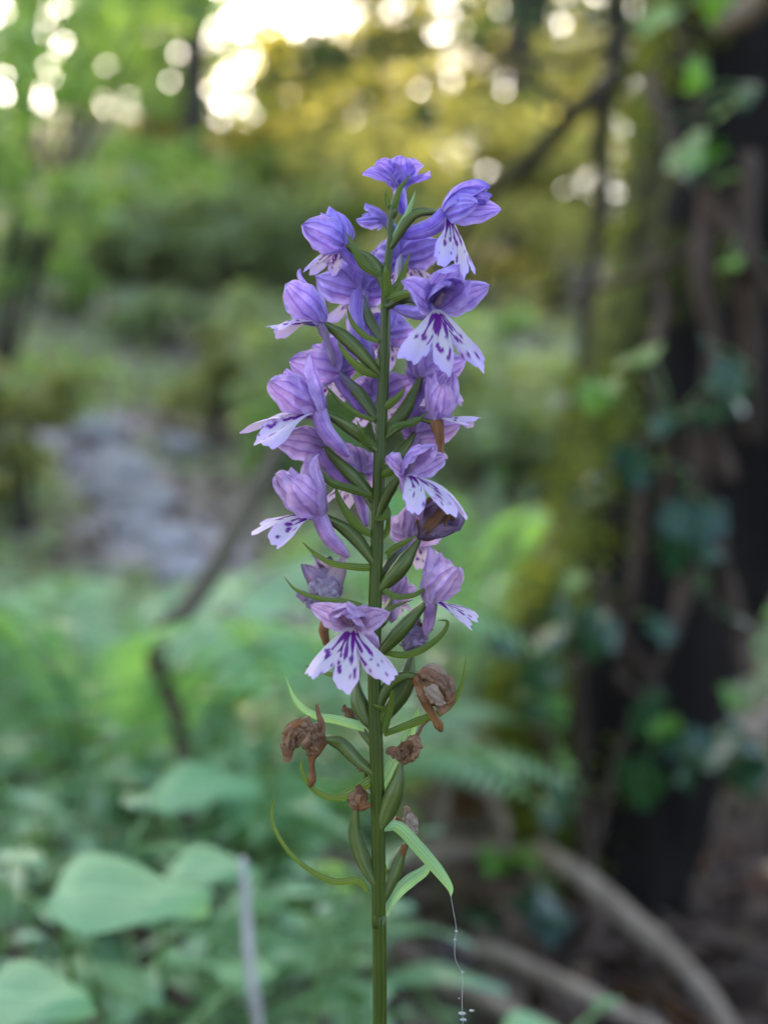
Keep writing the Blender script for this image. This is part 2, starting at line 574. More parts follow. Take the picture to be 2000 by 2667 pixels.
def path_w(x, y):
    """bare pale soil of the track that climbs the bank"""
    d = y + D
    if d > PATH[-1][1] + 1 or abs(x) > 3:
        return 0.0
    pts = PATH
    best = 9
    for (x0, d0), (x1, d1) in zip(pts, pts[1:]):
        vx, vy = x1 - x0, d1 - d0
        t = max(0, min(1, ((x - x0) * vx + (d - d0) * vy) / (vx * vx + vy * vy)))
        best = min(best, math.hypot(x - x0 - t * vx, d - d0 - t * vy))
    w = 0.055 * d + 0.14 * fbm(x, y, 4.0)
    return max(0.0, min(1.0, (w - best) / 0.08))


def axis(a, b, lo, hi, fine, coarse):
    out = [a]
    while out[-1] < b:
        x = out[-1]
        out.append(x + (fine if lo <= x <= hi else coarse * (0.4 + 0.25 * min(abs(x - lo), abs(x - hi)))))
    return np.array(out)


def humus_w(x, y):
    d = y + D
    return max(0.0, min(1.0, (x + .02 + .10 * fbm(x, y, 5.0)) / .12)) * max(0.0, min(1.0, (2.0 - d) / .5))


gx = axis(-70, 70, -2.5, 2.2, 0.06, 0.5)
gy = axis(-30, 110, -0.5, 6.0, 0.06, 0.5)
V = []; A = []; H = []
for yy in gy:
    for xx in gx:
        V.append((xx, yy, ground_h(xx, yy))); A.append(path_w(xx, yy)); H.append(humus_w(xx, yy))
ground = link('ground', mesh('ground', V, grid_faces(len(gy), len(gx)), M['ground'], attrs={'bare': A, 'humus': H}))
tag(ground, 'mossy forest floor rising to a leaf-strewn bank with a pale bare track', 'ground', kind='structure')


# ------------------------------------------------------------------ leaf scatter (numpy)
def leaf_cards(cent, size, up=0.3, fold=0.18, aspect=0.55, seed=0, dirs=None, nrm=None):
    """four-cornered folded leaf blades, one island each"""
    g = np.random.default_rng(seed)
    n = len(cent)
    d = g.normal(size=(n, 3)) if dirs is None else dirs + g.normal(size=(n, 3)) * 0.25
    d[:, 2] *= 0.6 if dirs is None else 1.0
    d /= np.linalg.norm(d, axis=1)[:, None]
    nr = g.normal(size=(n, 3)) if nrm is None else nrm + g.normal(size=(n, 3)) * 0.35
    nr[:, 2] = np.abs(nr[:, 2]) + up
    s = np.cross(d, nr); s /= np.maximum(1e-9, np.linalg.norm(s, axis=1))[:, None]
    nr = np.cross(s, d)
    L = (size * g.uniform(0.6, 1.25, n))[:, None]
    c = np.asarray(cent)
    v0 = c - d * L * 0.5
    v2 = c + d * L * 0.5
    v1 = c - d * L * 0.05 + s * L * aspect * 0.5 + nr * L * fold
    v3 = c - d * L * 0.05 - s * L * aspect * 0.5 + nr * L * fold
    V = np.stack([v0, v1, v2, v3], 1).reshape(-1, 3)
    i = np.arange(n) * 4
    F = np.concatenate([np.stack([i, i + 1, i + 2], 1), np.stack([i, i + 2, i + 3], 1)])
    return V, F.astype(np.int32)


def clumps(centres, radii, per, g):
    out = []
    for c, r, n in zip(centres, radii, per):
        d = g.normal(size=(n, 3)); d /= np.linalg.norm(d, axis=1)[:, None]
        rr = r * g.uniform(0.25, 1.0, n) ** 0.6
        p = np.asarray(c) + d * rr[:, None] * np.array([1, 1, 0.62])
        out.append(p)
    return np.vstack(out)


# ------------------------------------------------------------------ far trees
def broad_tree(name, label, x, y, h, cr, c0, seed, mat, leaf=0.16, ncl=26, per=130, trunk_r=0.14, group=None, lean=0.0, trunk_mat='bark_tree'):
    g = np.random.default_rng(seed)
    z = ground_h(x, y) - 0.05
    root = empty(name, (x, y, z))
    tag(root, label, 'tree', group)
    top = vec(lean, 0, h * 0.92)
    parts = [tube([vec(0, 0, 0), vec(lean * .2, 0.05, h * .3), vec(lean * .6, -0.05, h * .6), top], [trunk_r * 1.25, trunk_r, trunk_r * .6, trunk_r * .12], 16, 8, lump=.12, lump_f=3)]
    cc = []
    for i in range(ncl):
        zz = h * (c0 + (1 - c0) * g.uniform(0, 1) ** 0.9)
        f = (zz / h - c0) / (1 - c0)
        rad = cr * math.sqrt(max(0.05, 1 - (2 * f - 0.8) ** 2 * 0.55)) * g.uniform(0.25, 1.0)
        a = g.uniform(0, 2 * math.pi)
        p = vec(lean * zz / h + rad * math.cos(a), rad * math.sin(a), zz)
        cc.append(p)
        if i % 2 == 0:
            b = vec(lean * zz / h * .8, 0, max(0.2, zz - rad * 0.6))
            parts.append(tube([b, (b + p) / 2 + vec(0, 0, rad * .1), p], [trunk_r * .28, trunk_r * .16, trunk_r * .05], 8, 5))
    v, f, u = join(parts)
    link('trunk', mesh('trunk', v, f, M[trunk_mat], uv=u), root)
    pts = clumps(cc, [cr * g.uniform(.22, .42) for _ in cc], [per] * len(cc), g)
    v, f = leaf_cards(pts, leaf, seed=seed)
    link('crown', mesh('crown', v, f, M[mat], smooth=False), root)
    return root


def fir_tree(label, x, y, h, br, seed, c0=0.12, group=None, needles=0.05, levels=22):
    g = np.random.default_rng(seed)
    z = ground_h(x, y) - 0.05
    root = empty('fir_tree', (x, y, z))
    tag(root, label, 'tree', group)
    v, f, u = tube([vec(0, 0, 0), vec(0.03, 0, h * .5), vec(0, 0, h)], [h * .016, h * .010, h * .001], 14, 8, lump=.1, lump_f=4)
    link('trunk', mesh('trunk', v, f, M['bark_tree'], uv=u), root)
    for lv in range(levels):
        t = lv / (levels - 1)
        zz = h * (c0 + (0.97 - c0) * t)
        L = br * (1 - t) ** 0.8 * g.uniform(.75, 1.1) + 0.1
        nb = 6 if t < .7 else 4
        pb = []; cards = []
        for b in range(nb):
            a = 2 * math.pi * (b + g.uniform(-.3, .3)) / nb + lv * 0.9
            dr = vec(math.cos(a), math.sin(a), 0)
            p0 = vec(0, 0, zz); p1 = dr * L * .5 + vec(0, 0, zz - L * .10); p2 = dr * L + vec(0, 0, zz - L * .32)
            pb.append(tube([p0, p1, p2], [h * .003, h * .002, h * .0006], 7, 5))
            c = spline([p0, p1, p2], 20)
            sd = vec(-dr[1], dr[0], 0)
            for q in range(3, 20):
                w = L * 0.32 * (1 - q / 21) + .05
                for s in (-1, 1):
                    for e in np.linspace(0.1, 1, 5):
                        cards.append((c[q] + sd * s * w * e + dr * w * e * .6 - vec(0, 0, .12 * w * e), sd * s + dr * .7))
        v, f, u = join(pb)
        bo = link('bough', mesh('bough', v, f, M['bark_tree'], uv=u), root)
        cen = np.array([q[0] for q in cards]); di = np.array([q[1] for q in cards])
        v, f = leaf_cards(cen + g.normal(size=cen.shape) * .01, needles * 2.4, up=.8, aspect=.3, fold=.05, seed=seed * 100 + lv, dirs=di)
        link('needles', mesh('needles', v, f, M['needle'], smooth=False), bo)
    return root


#  bearing px, distance -> ground place
def gp(px, d):
    return (px - 1000) / 1333.5 * K * d, d - D


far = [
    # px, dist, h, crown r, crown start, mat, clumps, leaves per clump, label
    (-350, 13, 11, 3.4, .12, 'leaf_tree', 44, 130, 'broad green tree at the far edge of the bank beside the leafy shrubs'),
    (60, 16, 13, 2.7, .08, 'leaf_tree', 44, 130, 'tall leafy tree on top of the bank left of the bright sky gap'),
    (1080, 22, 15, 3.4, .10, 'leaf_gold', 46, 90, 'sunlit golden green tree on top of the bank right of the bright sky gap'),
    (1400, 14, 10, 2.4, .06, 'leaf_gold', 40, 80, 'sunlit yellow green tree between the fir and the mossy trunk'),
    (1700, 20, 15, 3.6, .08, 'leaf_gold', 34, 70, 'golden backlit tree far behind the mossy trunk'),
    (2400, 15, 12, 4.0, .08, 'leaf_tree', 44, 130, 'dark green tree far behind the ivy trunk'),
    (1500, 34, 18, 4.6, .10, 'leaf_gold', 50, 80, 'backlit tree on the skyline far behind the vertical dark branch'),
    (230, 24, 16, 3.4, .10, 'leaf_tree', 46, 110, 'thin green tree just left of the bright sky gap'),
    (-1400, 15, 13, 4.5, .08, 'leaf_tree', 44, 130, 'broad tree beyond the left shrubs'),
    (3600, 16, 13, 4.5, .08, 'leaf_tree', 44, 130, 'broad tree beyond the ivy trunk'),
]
for i, (px, d, h, cr, c0, mt, nc, pc, lab) in enumerate(far):
    x, y = gp(px, d)
    broad_tree('broadleaf_tree', lab, x, y, h, cr, c0, 40 + i, mt, leaf=.22, ncl=nc, per=pc, trunk_r=.16, group='trees along the top of the bank')
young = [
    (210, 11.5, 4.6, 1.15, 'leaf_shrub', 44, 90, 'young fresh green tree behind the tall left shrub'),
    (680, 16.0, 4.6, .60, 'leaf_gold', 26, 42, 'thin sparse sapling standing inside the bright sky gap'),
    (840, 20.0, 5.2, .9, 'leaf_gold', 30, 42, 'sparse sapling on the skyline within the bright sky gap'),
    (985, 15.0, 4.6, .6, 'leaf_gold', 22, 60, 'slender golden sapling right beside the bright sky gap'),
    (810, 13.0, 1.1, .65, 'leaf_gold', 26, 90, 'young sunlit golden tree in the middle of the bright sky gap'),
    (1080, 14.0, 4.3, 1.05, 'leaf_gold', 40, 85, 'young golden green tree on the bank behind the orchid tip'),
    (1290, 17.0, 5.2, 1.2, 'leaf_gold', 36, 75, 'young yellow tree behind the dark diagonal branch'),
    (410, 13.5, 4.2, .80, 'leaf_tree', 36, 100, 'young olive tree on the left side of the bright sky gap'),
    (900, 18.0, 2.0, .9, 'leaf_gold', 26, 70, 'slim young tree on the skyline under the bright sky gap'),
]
for i, (px, d, h, cr, mt, nc, pc, lab) in enumerate(young):
    x, y = gp(px, d)
    broad_tree('young_tree', lab, x, y, h, cr, .05, 140 + i, mt, leaf=.15, ncl=nc, per=pc, trunk_r=.05, group='young trees along the bank')
fx, fy = gp(505, 8.0)
broad_tree('sun_block_tree', 'thin-trunked tree on the bank with a dense high crown added to block the sun', fx, fy, 8.2, 2.3, .48, 71, 'leaf_tree', leaf=.15, ncl=60, per=170, trunk_r=.07, trunk_mat='bark_tree')  # crown added above the view to keep direct sun off the orchid
fx, fy = gp(1130, 7.0)
fir_tree('dark fir tree with drooping boughs behind the orchid', fx + .5, fy, 8.5, 1.7, 91, c0=.10)


# ------------------------------------------------------------------ shrubs on the bank
def shrub(label, x, y, h, rad, seed, mat='leaf_shrub', leaf=.05, ncl=30, per=130, group='leafy shrubs on the bank'):
    g = np.random.default_rng(seed)
    z = ground_h(x, y) - .02
    root = empty('shrub', (x, y, z))
    tag(root, label, 'shrub', group)
    parts = []; cc = []
    for i in range(ncl):
        a = g.uniform(0, 2 * math.pi); rr = rad * g.uniform(.1, 1.0); zz = h * g.uniform(.25, 1.0)
        p = vec(rr * math.cos(a), rr * math.sin(a), zz)
        cc.append(p)
        if i % 2 == 0:
            parts.append(tube([vec(.02 * math.cos(a), .02 * math.sin(a), 0), p * vec(.4, .4, .55), p], [.010, .007, .003], 8, 5))
    v, f, u = join(parts)
    link('stems', mesh('stems', v, f, M['twig'], uv=u), root)
    pts = clumps(cc, [rad * g.uniform(.2, .34) for _ in cc], [per] * ncl, g)
    v, f = leaf_cards(pts, leaf, seed=seed, up=.5, aspect=.62)
    link('foliage', mesh('foliage', v, f, M[mat], smooth=False), root)
    return root


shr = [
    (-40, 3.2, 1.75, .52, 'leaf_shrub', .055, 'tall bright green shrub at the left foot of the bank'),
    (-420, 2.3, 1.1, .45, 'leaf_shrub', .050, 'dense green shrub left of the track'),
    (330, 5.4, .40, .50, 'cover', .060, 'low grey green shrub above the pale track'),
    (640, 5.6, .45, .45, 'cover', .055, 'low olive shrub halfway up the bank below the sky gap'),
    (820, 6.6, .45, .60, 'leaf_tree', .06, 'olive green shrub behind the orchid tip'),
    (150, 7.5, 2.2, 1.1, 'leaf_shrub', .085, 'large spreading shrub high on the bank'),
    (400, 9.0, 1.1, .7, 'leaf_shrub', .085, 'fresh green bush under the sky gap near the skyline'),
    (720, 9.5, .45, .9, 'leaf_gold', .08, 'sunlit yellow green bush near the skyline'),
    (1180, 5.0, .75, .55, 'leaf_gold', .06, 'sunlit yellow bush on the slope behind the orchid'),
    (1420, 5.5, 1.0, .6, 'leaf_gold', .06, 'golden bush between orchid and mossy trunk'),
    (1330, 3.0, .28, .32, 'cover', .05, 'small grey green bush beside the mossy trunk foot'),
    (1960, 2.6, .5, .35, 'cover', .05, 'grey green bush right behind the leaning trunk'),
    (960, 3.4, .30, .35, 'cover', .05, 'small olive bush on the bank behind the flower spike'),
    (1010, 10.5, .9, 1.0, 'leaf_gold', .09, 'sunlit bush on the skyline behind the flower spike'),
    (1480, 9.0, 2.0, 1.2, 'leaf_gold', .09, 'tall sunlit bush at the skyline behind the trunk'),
]
for i, (px, d, h, rd, mt, lf, lab) in enumerate(shr):
    x, y = gp(px, d)
    shrub(lab, x, y, h, rd, 200 + i, mt, lf, per=60 if mt == 'leaf_gold' else 62)


g = np.random.default_rng(77)
for i, (px, d) in enumerate([(60, 2.6), (160, 4.6), (420, 4.4), (560, 3.4), (700, 3.0), (760, 4.2), (880, 5.0), (520, 6.2), (250, 6.0), (640, 7.2), (860, 7.4), (60, 5.4), (1150, 3.6), (1260, 4.4), (400, 7.6), (960, 8.4)]):
    x, y = gp(px, d)
    k2 = i % 3
    shrub(['low olive seedling tuft on the leaf-strewn bank', 'low fresh green seedling tuft on the bank', 'low grey green seedling tuft on the bank'][k2], x, y, g.uniform(.16, .34), g.uniform(.14, .28), 600 + i, ['cover_olive', 'leaf_shrub', 'cover'][k2], .055, 9, 40,
          ['olive seedling tufts on the bank', 'fresh green seedling tufts on the bank', 'grey green seedling tufts on the bank'][k2])

# ground cover: small leaves, moss tufts and fallen leaves nobody could count
def scatter(n, x0, x1, d0, d1, seed, keep=lambda x, y, g: True):
    g = np.random.default_rng(seed)
    out = []
    while len(out) < n:
        d = d0 + (d1 - d0) * g.uniform() ** 1.4
        x = g.uniform(x0, x1) * d
        y = d - D
        if keep(x, y, g):
            out.append((x, y))
    return out


pts = scatter(21000, -.95, .75, .6, 12, 5, lambda x, y, g: path_w(x, y) < .25 and fbm(x + 9, y, 1.3) > -.10 and not (y < 1.6 and x > .02) and y > .75)
c = np.array([(x, y, ground_h(x, y) + abs(random.gauss(.01, .02)) + max(0, fbm(x + 5, y, 2.2)) * .28 * random.random()) for x, y in pts])
v, f = leaf_cards(c, .055, up=.8, seed=11)
tag(link('ground_cover', mesh('ground_cover', v, f, M['cover'], smooth=False)), 'low grey green leaves carpeting the bank', 'plants', kind='stuff')
pts = scatter(8000, -.95, .75, .4, 9, 6, lambda x, y, g: True)
c = np.array([(x, y, ground_h(x, y) + .006 + random.random() * .012) for x, y in pts])
v, f = leaf_cards(c, .05, up=1.5, seed=12)
tag(link('leaf_litter', mesh('leaf_litter', v, f, M['litter'], smooth=False)), 'brown fallen leaves strewn over the forest floor', 'leaves', kind='stuff')

# pale stones on the track
g = np.random.default_rng(3)


def stone_mesh(seed):
    vs_ = []; n, k = 9, 14
    for i in range(n):
        th = math.pi * i / (n - 1)
        for j in range(k):
            ph = 2 * math.pi * j / k
            p = vec(math.sin(th) * math.cos(ph), math.sin(th) * math.sin(ph), math.cos(th))
            q = Vector(p * 1.3 + seed * 5.1)
            r = 1 + .38 * mnoise.noise(q) + .15 * mnoise.noise(q * 3)
            vs_.append(p * r * vec(1, .75, .5))
    return mesh('stone', np.array(vs_), grid_faces(n, k, True), M['stone'])


sm = [stone_mesh(i) for i in range(4)]
for i, (px, py, s) in enumerate([(250, 1130, .09), (330, 1240, .09), (290, 1290, .07), (400, 1330, .08), (440, 1420, .07), (370, 1390, .06), (500, 1500, .06), (560, 1560, .05), (620, 1600, .05), (480, 1180, .07)]):
    x, dd = on_ground(px, py); y = dd - D
    o = link('stone', sm[i % 4], None, (x, y, ground_h(x, y) + s * .08))
    o.scale = (s, s, s); o.rotation_euler = (g.uniform(-.3, .3), g.uniform(-.3, .3), g.uniform(0, 6))
    tag(o, 'pale grey stone lying on the bare track up the bank', 'stone', 'pale stones on the bare track')


# ------------------------------------------------------------------ undergrowth plants
def leaf_blade(L, W, droop, seed, nu=9, nv=5, point=0.9, wav=0.05, heart=0.0):
    V = []; U = []
    for i in range(nu):
        s = i / (nu - 1)
        w = W / 2 * (math.sin(math.pi * min(1, s ** (0.75 - heart)))) ** point + 0.0004
        if heart:
            w = W / 2 * min(1, (s * 5) ** .5) * (1 - s) ** .55 * 1.15 + .0004
        th = -droop * s
        y = L * s * (1 - .15 * droop * s); z = -L * droop * s * s * .5
        for j in range(nv):
            t = -1 + 2 * j / (nv - 1)
            V.append((w * t, y - heart * .25 * L * abs(t) * (1 - s) ** 4, z + abs(t) * w * .35 - W * .16 * t * t + wav * W * math.sin(9 * s + seed + 2 * t)))
            U.append((s, t))
    return np.array(V), grid_faces(nu, nv), np.array(U)


def make_leaf_me(name, L, W, droop, seed, mat, **kw):
    v, f, u = leaf_blade(L, W, droop, seed, **kw)
    return mesh(name, v, f, M[mat], uv=u)


herb_leaves = [make_leaf_me('leaf', 1.0, .42, .45, s, 'leaf_herb') for s in range(3)]
broad_leaves = [make_leaf_me('leaf', 1.0, .80, .30, s, 'leaf_broad', heart=.3, nu=12, nv=7, wav=.03) for s in range(3)]


def herb(x, y, h, seed, label, group, leaves=herb_leaves, n=11, ls=.055, name='herb_plant', zoff=0.0):
    g = np.random.default_rng(seed)
    root = empty(name, (x, y, ground_h(x, y) + zoff), g.uniform(0, 6.28))
    tag(root, label, 'plant', group)
    lean = vec(g.normal() * .12 * h, g.normal() * .12 * h, 0)
    top = lean + vec(0, 0, h)
    c = [vec(0, 0, -.01), lean * .3 + vec(0, 0, h * .5), top]
    v, f, u = tube(c, [.0022, .0018, .001], 10, 6)
    link('stem', mesh('stem', v, f, M['stalk'], uv=u), root)
    cs = spline(c, 40)
    for i in range(n):
        t = .25 + .75 * (i / (n - 1))
        p = cs[min(39, int(t * 39))]
        o = link('leaf', leaves[g.integers(len(leaves))], root, p)
        s = ls * g.uniform(.7, 1.25) * (1.15 - .35 * t)
        o.scale = (s, s, s)
        o.rotation_euler = (g.uniform(-.25, .75), g.uniform(-.3, .3), i * 2.4 + g.uniform(-.4, .4))
    return root


narrow_leaves = [make_leaf_me('leaf', 1.0, .26, .55, s, 'leaf_herb') for s in range(3)]
round_leaves = [make_leaf_me('leaf', 1.0, .70, .30, s + 4, 'leaf_herb', point=.7) for s in range(3)]
KIND = [('lance-leaved', herb_leaves, 1.0, 11), ('narrow-leaved', narrow_leaves, 1.35, 13), ('round-leaved', round_leaves, .85, 9)]


def zone(px, d):
    if px > 1300: return 'behind the dark trunk foot'
    if px > 850: return 'between the orchid stem and the mossy trunk'
    if d > 1.3: return 'at the foot of the bare track' if px > 350 else 'under the left shrubs'
    if d < .85: return 'around the pale dry stem' if px > 450 else 'around the very large pale leaf'
    return 'around the bent dead branch' if px > 350 else 'around the arching fern'


def put_herb(px, d, h, ls, seed, g):
    kind, lv, lm, n = KIND[int(g.integers(3))]
    z = zone(px, d)
    x, y = gp(px, d)
    herb(x, y, h, seed, f'{kind} green herb {z}', f'{kind} herbs {z}', leaves=lv, ls=ls * lm, n=n + int(g.integers(-1, 3)))


g = np.random.default_rng(21)
k_ = 0
for row, (d, n, h, ls) in enumerate([(.62, 7, .13, .045), (.78, 8, .17, .05), (.95, 9, .20, .055), (1.15, 10, .22, .06), (1.4, 11, .22, .065), (1.7, 9, .20, .07)]):
    for i in range(n):
        px = -150 + (1200 - row * 45) * (i + g.uniform(.1, .9)) / n
        if row >= 4:
            px = -150 + 850 * (i + g.uniform(.1, .9)) / n
        hh = h * g.uniform(.75, 1.15) * (1.12 - .25 * min(1.0, max(0, px) / 1100))
        dd = d * g.uniform(.92, 1.1)
        top = np.interp(px, [0, 300, 500, 700, 1100], [1330, 1500, 1640, 1700, 1750])
        x_, y_ = gp(px, dd)
        hh = max(.06, min(hh, ZC + (1333.5 - top) / 1333.5 * K * dd - ground_h(x_, y_) - .02))
        put_herb(px, dd, hh, ls, 300 + k_, g)
        k_ += 1
for i, (px, d, h) in enumerate([(1180, 1.5, .2), (1060, 1.75, .22), (1250, 1.9, .25), (1150, 2.2, .25), (1950, 1.9, .2), (1880, 2.1, .22), (2050, 1.7, .2), (1000, 1.3, .2), (900, 1.2, .2), (1330, 2.3, .3)]):
    put_herb(px, d, h, .06, 420 + i, g)


def big_leaf_plant(px, py, d, size, seed, label):
    """long stalks, each carrying one broad heart-shaped leaf; the largest leaf lies at the bearing given"""
    g = np.random.default_rng(seed)
    c = P(px, py, d)
    bx, by = c[0] + g.uniform(-.03, .03), c[1] + .05
    root = empty('broad_leaf_plant', (bx, by, ground_h(bx, by)))
    tag(root, label, 'plant', 'broad-leaved plants in the undergrowth')
    base = vec(bx, by, ground_h(bx, by))
    for i in range(4):
        if i == 0:
            tip = c - base; s = size; rz = g.uniform(-.3, .3) - math.pi / 2
        else:
            a = g.uniform(0, 6.28)
            tip = vec(.06 * math.cos(a), .03 + .05 * abs(math.sin(a)), max(.03, (c - base)[2] * g.uniform(.45, .8))); s = size * g.uniform(.5, .75); rz = a
        v, f, u = tube([vec(0, 0, -.01), tip * vec(.4, .4, .6), tip], [.0022, .0018, .0012], 10, 6)
        st = link('stalk', mesh('stalk', v, f, M['stalk'], uv=u), root)
        lf = link('leaf', broad_leaves[i % 3], st, tip)
        lf.scale = (s, s, s); lf.rotation_euler = (g.uniform(-.1, .15) + (.12 if i == 0 else 0), .38 if i == 0 else g.uniform(-.2, .2), rz)
    return root


big_leaf_plant(150, 2330, .50, .060, 1, 'plant with one very large pale green leaf low in the undergrowth')
big_leaf_plant(440, 2265, .58, .040, 2, 'plant with a flat horizontal pale green leaf beside the dry pale stem')
big_leaf_plant(-70, 2600, .46, .045, 3, 'broad pale green leaf plant at the very foot of the undergrowth')
big_leaf_plant(400, 2060, .72, .060, 4, 'plant with a horizontal light green leaf under the leaning stick')
big_leaf_plant(640, 2490, .7, .05, 5, 'broad-leaved plant close behind the orchid stem')
big_leaf_plant(1310, 2680, .60, .030, 6, 'small bright green leaf plant under the arching roots')


# ferns
def fern(px, d, h, seed, label, fr=7, spread=.28, face=None):
    g = np.random.default_rng(seed)
    x, y = gp(px, d)
    root = empty('fern', (x, y, ground_h(x, y)))
    tag(root, label, 'fern', 'ferns in the undergrowth')
    for i in range(fr):
        a = 2 * math.pi * i / fr + g.uniform(-.3, .3) if face is None else face + g.uniform(-.9, .9)
        dr = vec(math.cos(a), math.sin(a), 0); sd = vec(-dr[1], dr[0], 0)
        L = spread * g.uniform(.8, 1.2)
        hh = h * g.uniform(.8, 1.15)
        c = spline([vec(0, 0, 0), dr * L * .3 + vec(0, 0, hh * .75), dr * L * .75 + vec(0, 0, hh), dr * L * 1.15 + vec(0, 0, hh * .78)], 30)
        v, f, u = tube([c[0], c[10], c[20], c[29]], [.002, .0016, .001, .0004], 16, 5)
        fo = link('frond', mesh('frond', v, f, M['stalk'], uv=u), root)
        V = []; F = []
        for q in range(6, 29):
            t = (q - 6) / 22
            w = .075 * (spread / .28) * math.sin(math.pi * (.18 + .82 * t)) ** .8
            tan = unit(c[min(29, q + 1)] - c[q - 1])
            for s in (-1, 1):
                tip = c[q] + sd * s * w + tan * w * .25 - vec(0, 0, w * .25)
                m1 = c[q] + (tip - c[q]) * .4 + tan * w * .13 + vec(0, 0, .002)
                m2 = c[q] + (tip - c[q]) * .4 - tan * w * .13 + vec(0, 0, .002)
                b = len(V)
                V += [c[q], m1, tip, m2]
                F += [(b, b + 1, b + 2), (b, b + 2, b + 3)]
        link('leaflets', mesh('leaflets', np.array(V), F, M['leaf_fern'], smooth=False), fo)
    return root


fern(330, .98, .235, 61, 'arching pale green fern below the bare track', 9, .26)
fern(60, 1.35, .22, 62, 'tall green fern under the left shrubs', 8, .28)
fern(560, 1.4, .09, 63, 'small fern next to the leaning stick', 7, .22)
fern(1190, 1.55, .31, 64, 'bright fern arching beside the mossy trunk', 6, .22)
fern(760, 1.0, .14, 65, 'low fern right behind the orchid stem', 7, .2)

# grass-like and sunlit leaf behind the spike
# ------------------------------------------------------------------ sticks
def stick(name, label, cat, pts, radii, mat, n=24, k=8, lump=.15, lf=40, group=None):
    base = np.asarray(pts[0])
    v, f, u = tube([np.asarray(p) - base for p in pts], radii, n, k, lump=lump, lump_f=lf)
    o = link(name, mesh(name, v, f, M[mat], uv=u), None, base)
    return tag(o, label, cat, group)


b0 = P(505, 2090, .86); b0[2] = ground_h(b0[0], b0[1]) - .01
stick('dead_branch', 'bent brown dead branch leaning up out of the undergrowth', 'branch',
      [b0, P(480, 1960, .86), P(405, 1700, .85), P(500, 1570, .87), P(600, 1410, .90), P(720, 1180, .95), P(850, 1000, 1.0)],
      [.0055, .0056, .0060, .0075, .0072, .006, .0045], 'stick', 40)
b0 = P(690, 2800, .60)
stick('dry_stem', 'pale dry jointed plant stem standing in the herbs', 'stem',
      [b0, P(668, 2640, .58), P(650, 2500, .57), P(638, 2300, .57), P(632, 2235, .57)], [.0026, .0024, .0024, .0021, .0016], 'dry_stem', 30, 8, .22, 120)
stick('fallen_twig', 'thick fallen brown twig lying across the floor behind the stem', 'branch',
      [P(760, 2235, 1.0), P(950, 2245, 1.0), P(1120, 2225, 1.02), P(1300, 2220, 1.05)], [.009, .010, .010, .008], 'root', 24)

# ------------------------------------------------------------------ the mossy ivy tree
TD = 1.25
prof = [(-1500, 1760, 2560), (-800, 1720, 2500), (0, 1665, 2410), (400, 1650, 2360), (800, 1590, 2290), (1200, 1490, 2190), (1500, 1400, 2060), (1700, 1320, 1980),
        (1900, 1290, 1915), (2150, 1330, 1850), (2400, 1320, 1800), (2600, 1250, 1850), (2800, 1190, 1900), (3050, 1130, 1960)]
ts = np.linspace(0, 1, len(prof))
n, k = 110, 72
tt = np.linspace(0, 1, n)
pys = np.interp(tt, ts, [p[0] for p in prof]); lf_ = np.interp(tt, ts, [p[1] for p in prof]); rt_ = np.interp(tt, ts, [p[2] for p in prof])
V = []; A = []; U = []
tree_base = P(1540, 2900, TD)
for i in range(n):
    pl = P(lf_[i], pys[i], TD); pr = P(rt_[i], pys[i], TD)
    c = (pl + pr) / 2; r = (pr[0] - pl[0]) / 2
    c = c + vec(0, r * .4, 0)
    for j in range(k):
        al = 2 * math.pi * j / k
        dirv = vec(math.cos(al), math.sin(al) * .9, 0)
        p = c + dirv * r
        q = Vector((p[0] * 9, p[1] * 9, p[2] * 3))
        rr = 1 + .16 * mnoise.noise(q) + .10 * mnoise.noise(q * 2.7) + .05 * mnoise.noise(q * 7)
        rr -= .22 * max(0, mnoise.noise(Vector((p[0] * 14 + 4, p[1] * 14, p[2] * 2.2))))
        p = c + dirv * r * rr
        V.append(p - tree_base); U.append((i / n, j / k))
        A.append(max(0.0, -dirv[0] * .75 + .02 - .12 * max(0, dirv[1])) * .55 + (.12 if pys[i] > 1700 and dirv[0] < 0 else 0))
V = np.array(V)
tree = empty('mossy_tree', tree_base)
tag(tree, 'dark leaning mossy tree trunk hung with ivy and old roots', 'tree')
trunk_faces = grid_faces(n, k, True)
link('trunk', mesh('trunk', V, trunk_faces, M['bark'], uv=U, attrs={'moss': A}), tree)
# moss cushions: short blades along the lit left flank
g = np.random.default_rng(8)
idx = [i for i in range(len(V)) if A[i] > .14]
pick = g.choice(idx, 5200)
nrm = []
cen = []
for i in pick:
    c = V[i] + g.normal(size=3) * .008
    if fbm(c[0] * 6 + 3, c[2] * 6, 2.0) < -.02 - .5 * (A[i] - .2):
        continue
    row = i // k
    a = 2 * math.pi * (i % k) / k
    nv_ = vec(math.cos(a), math.sin(a), .25)
    cen.append(c + nv_ * .004); nrm.append(nv_)
cen = np.array(cen); nrm = np.array(nrm)
v, f = leaf_cards(cen, .018, seed=9, aspect=.35, dirs=nrm * 1.0)
tag(link('moss', mesh('moss', v, f, M['moss'], smooth=False), tree), kind='stuff')
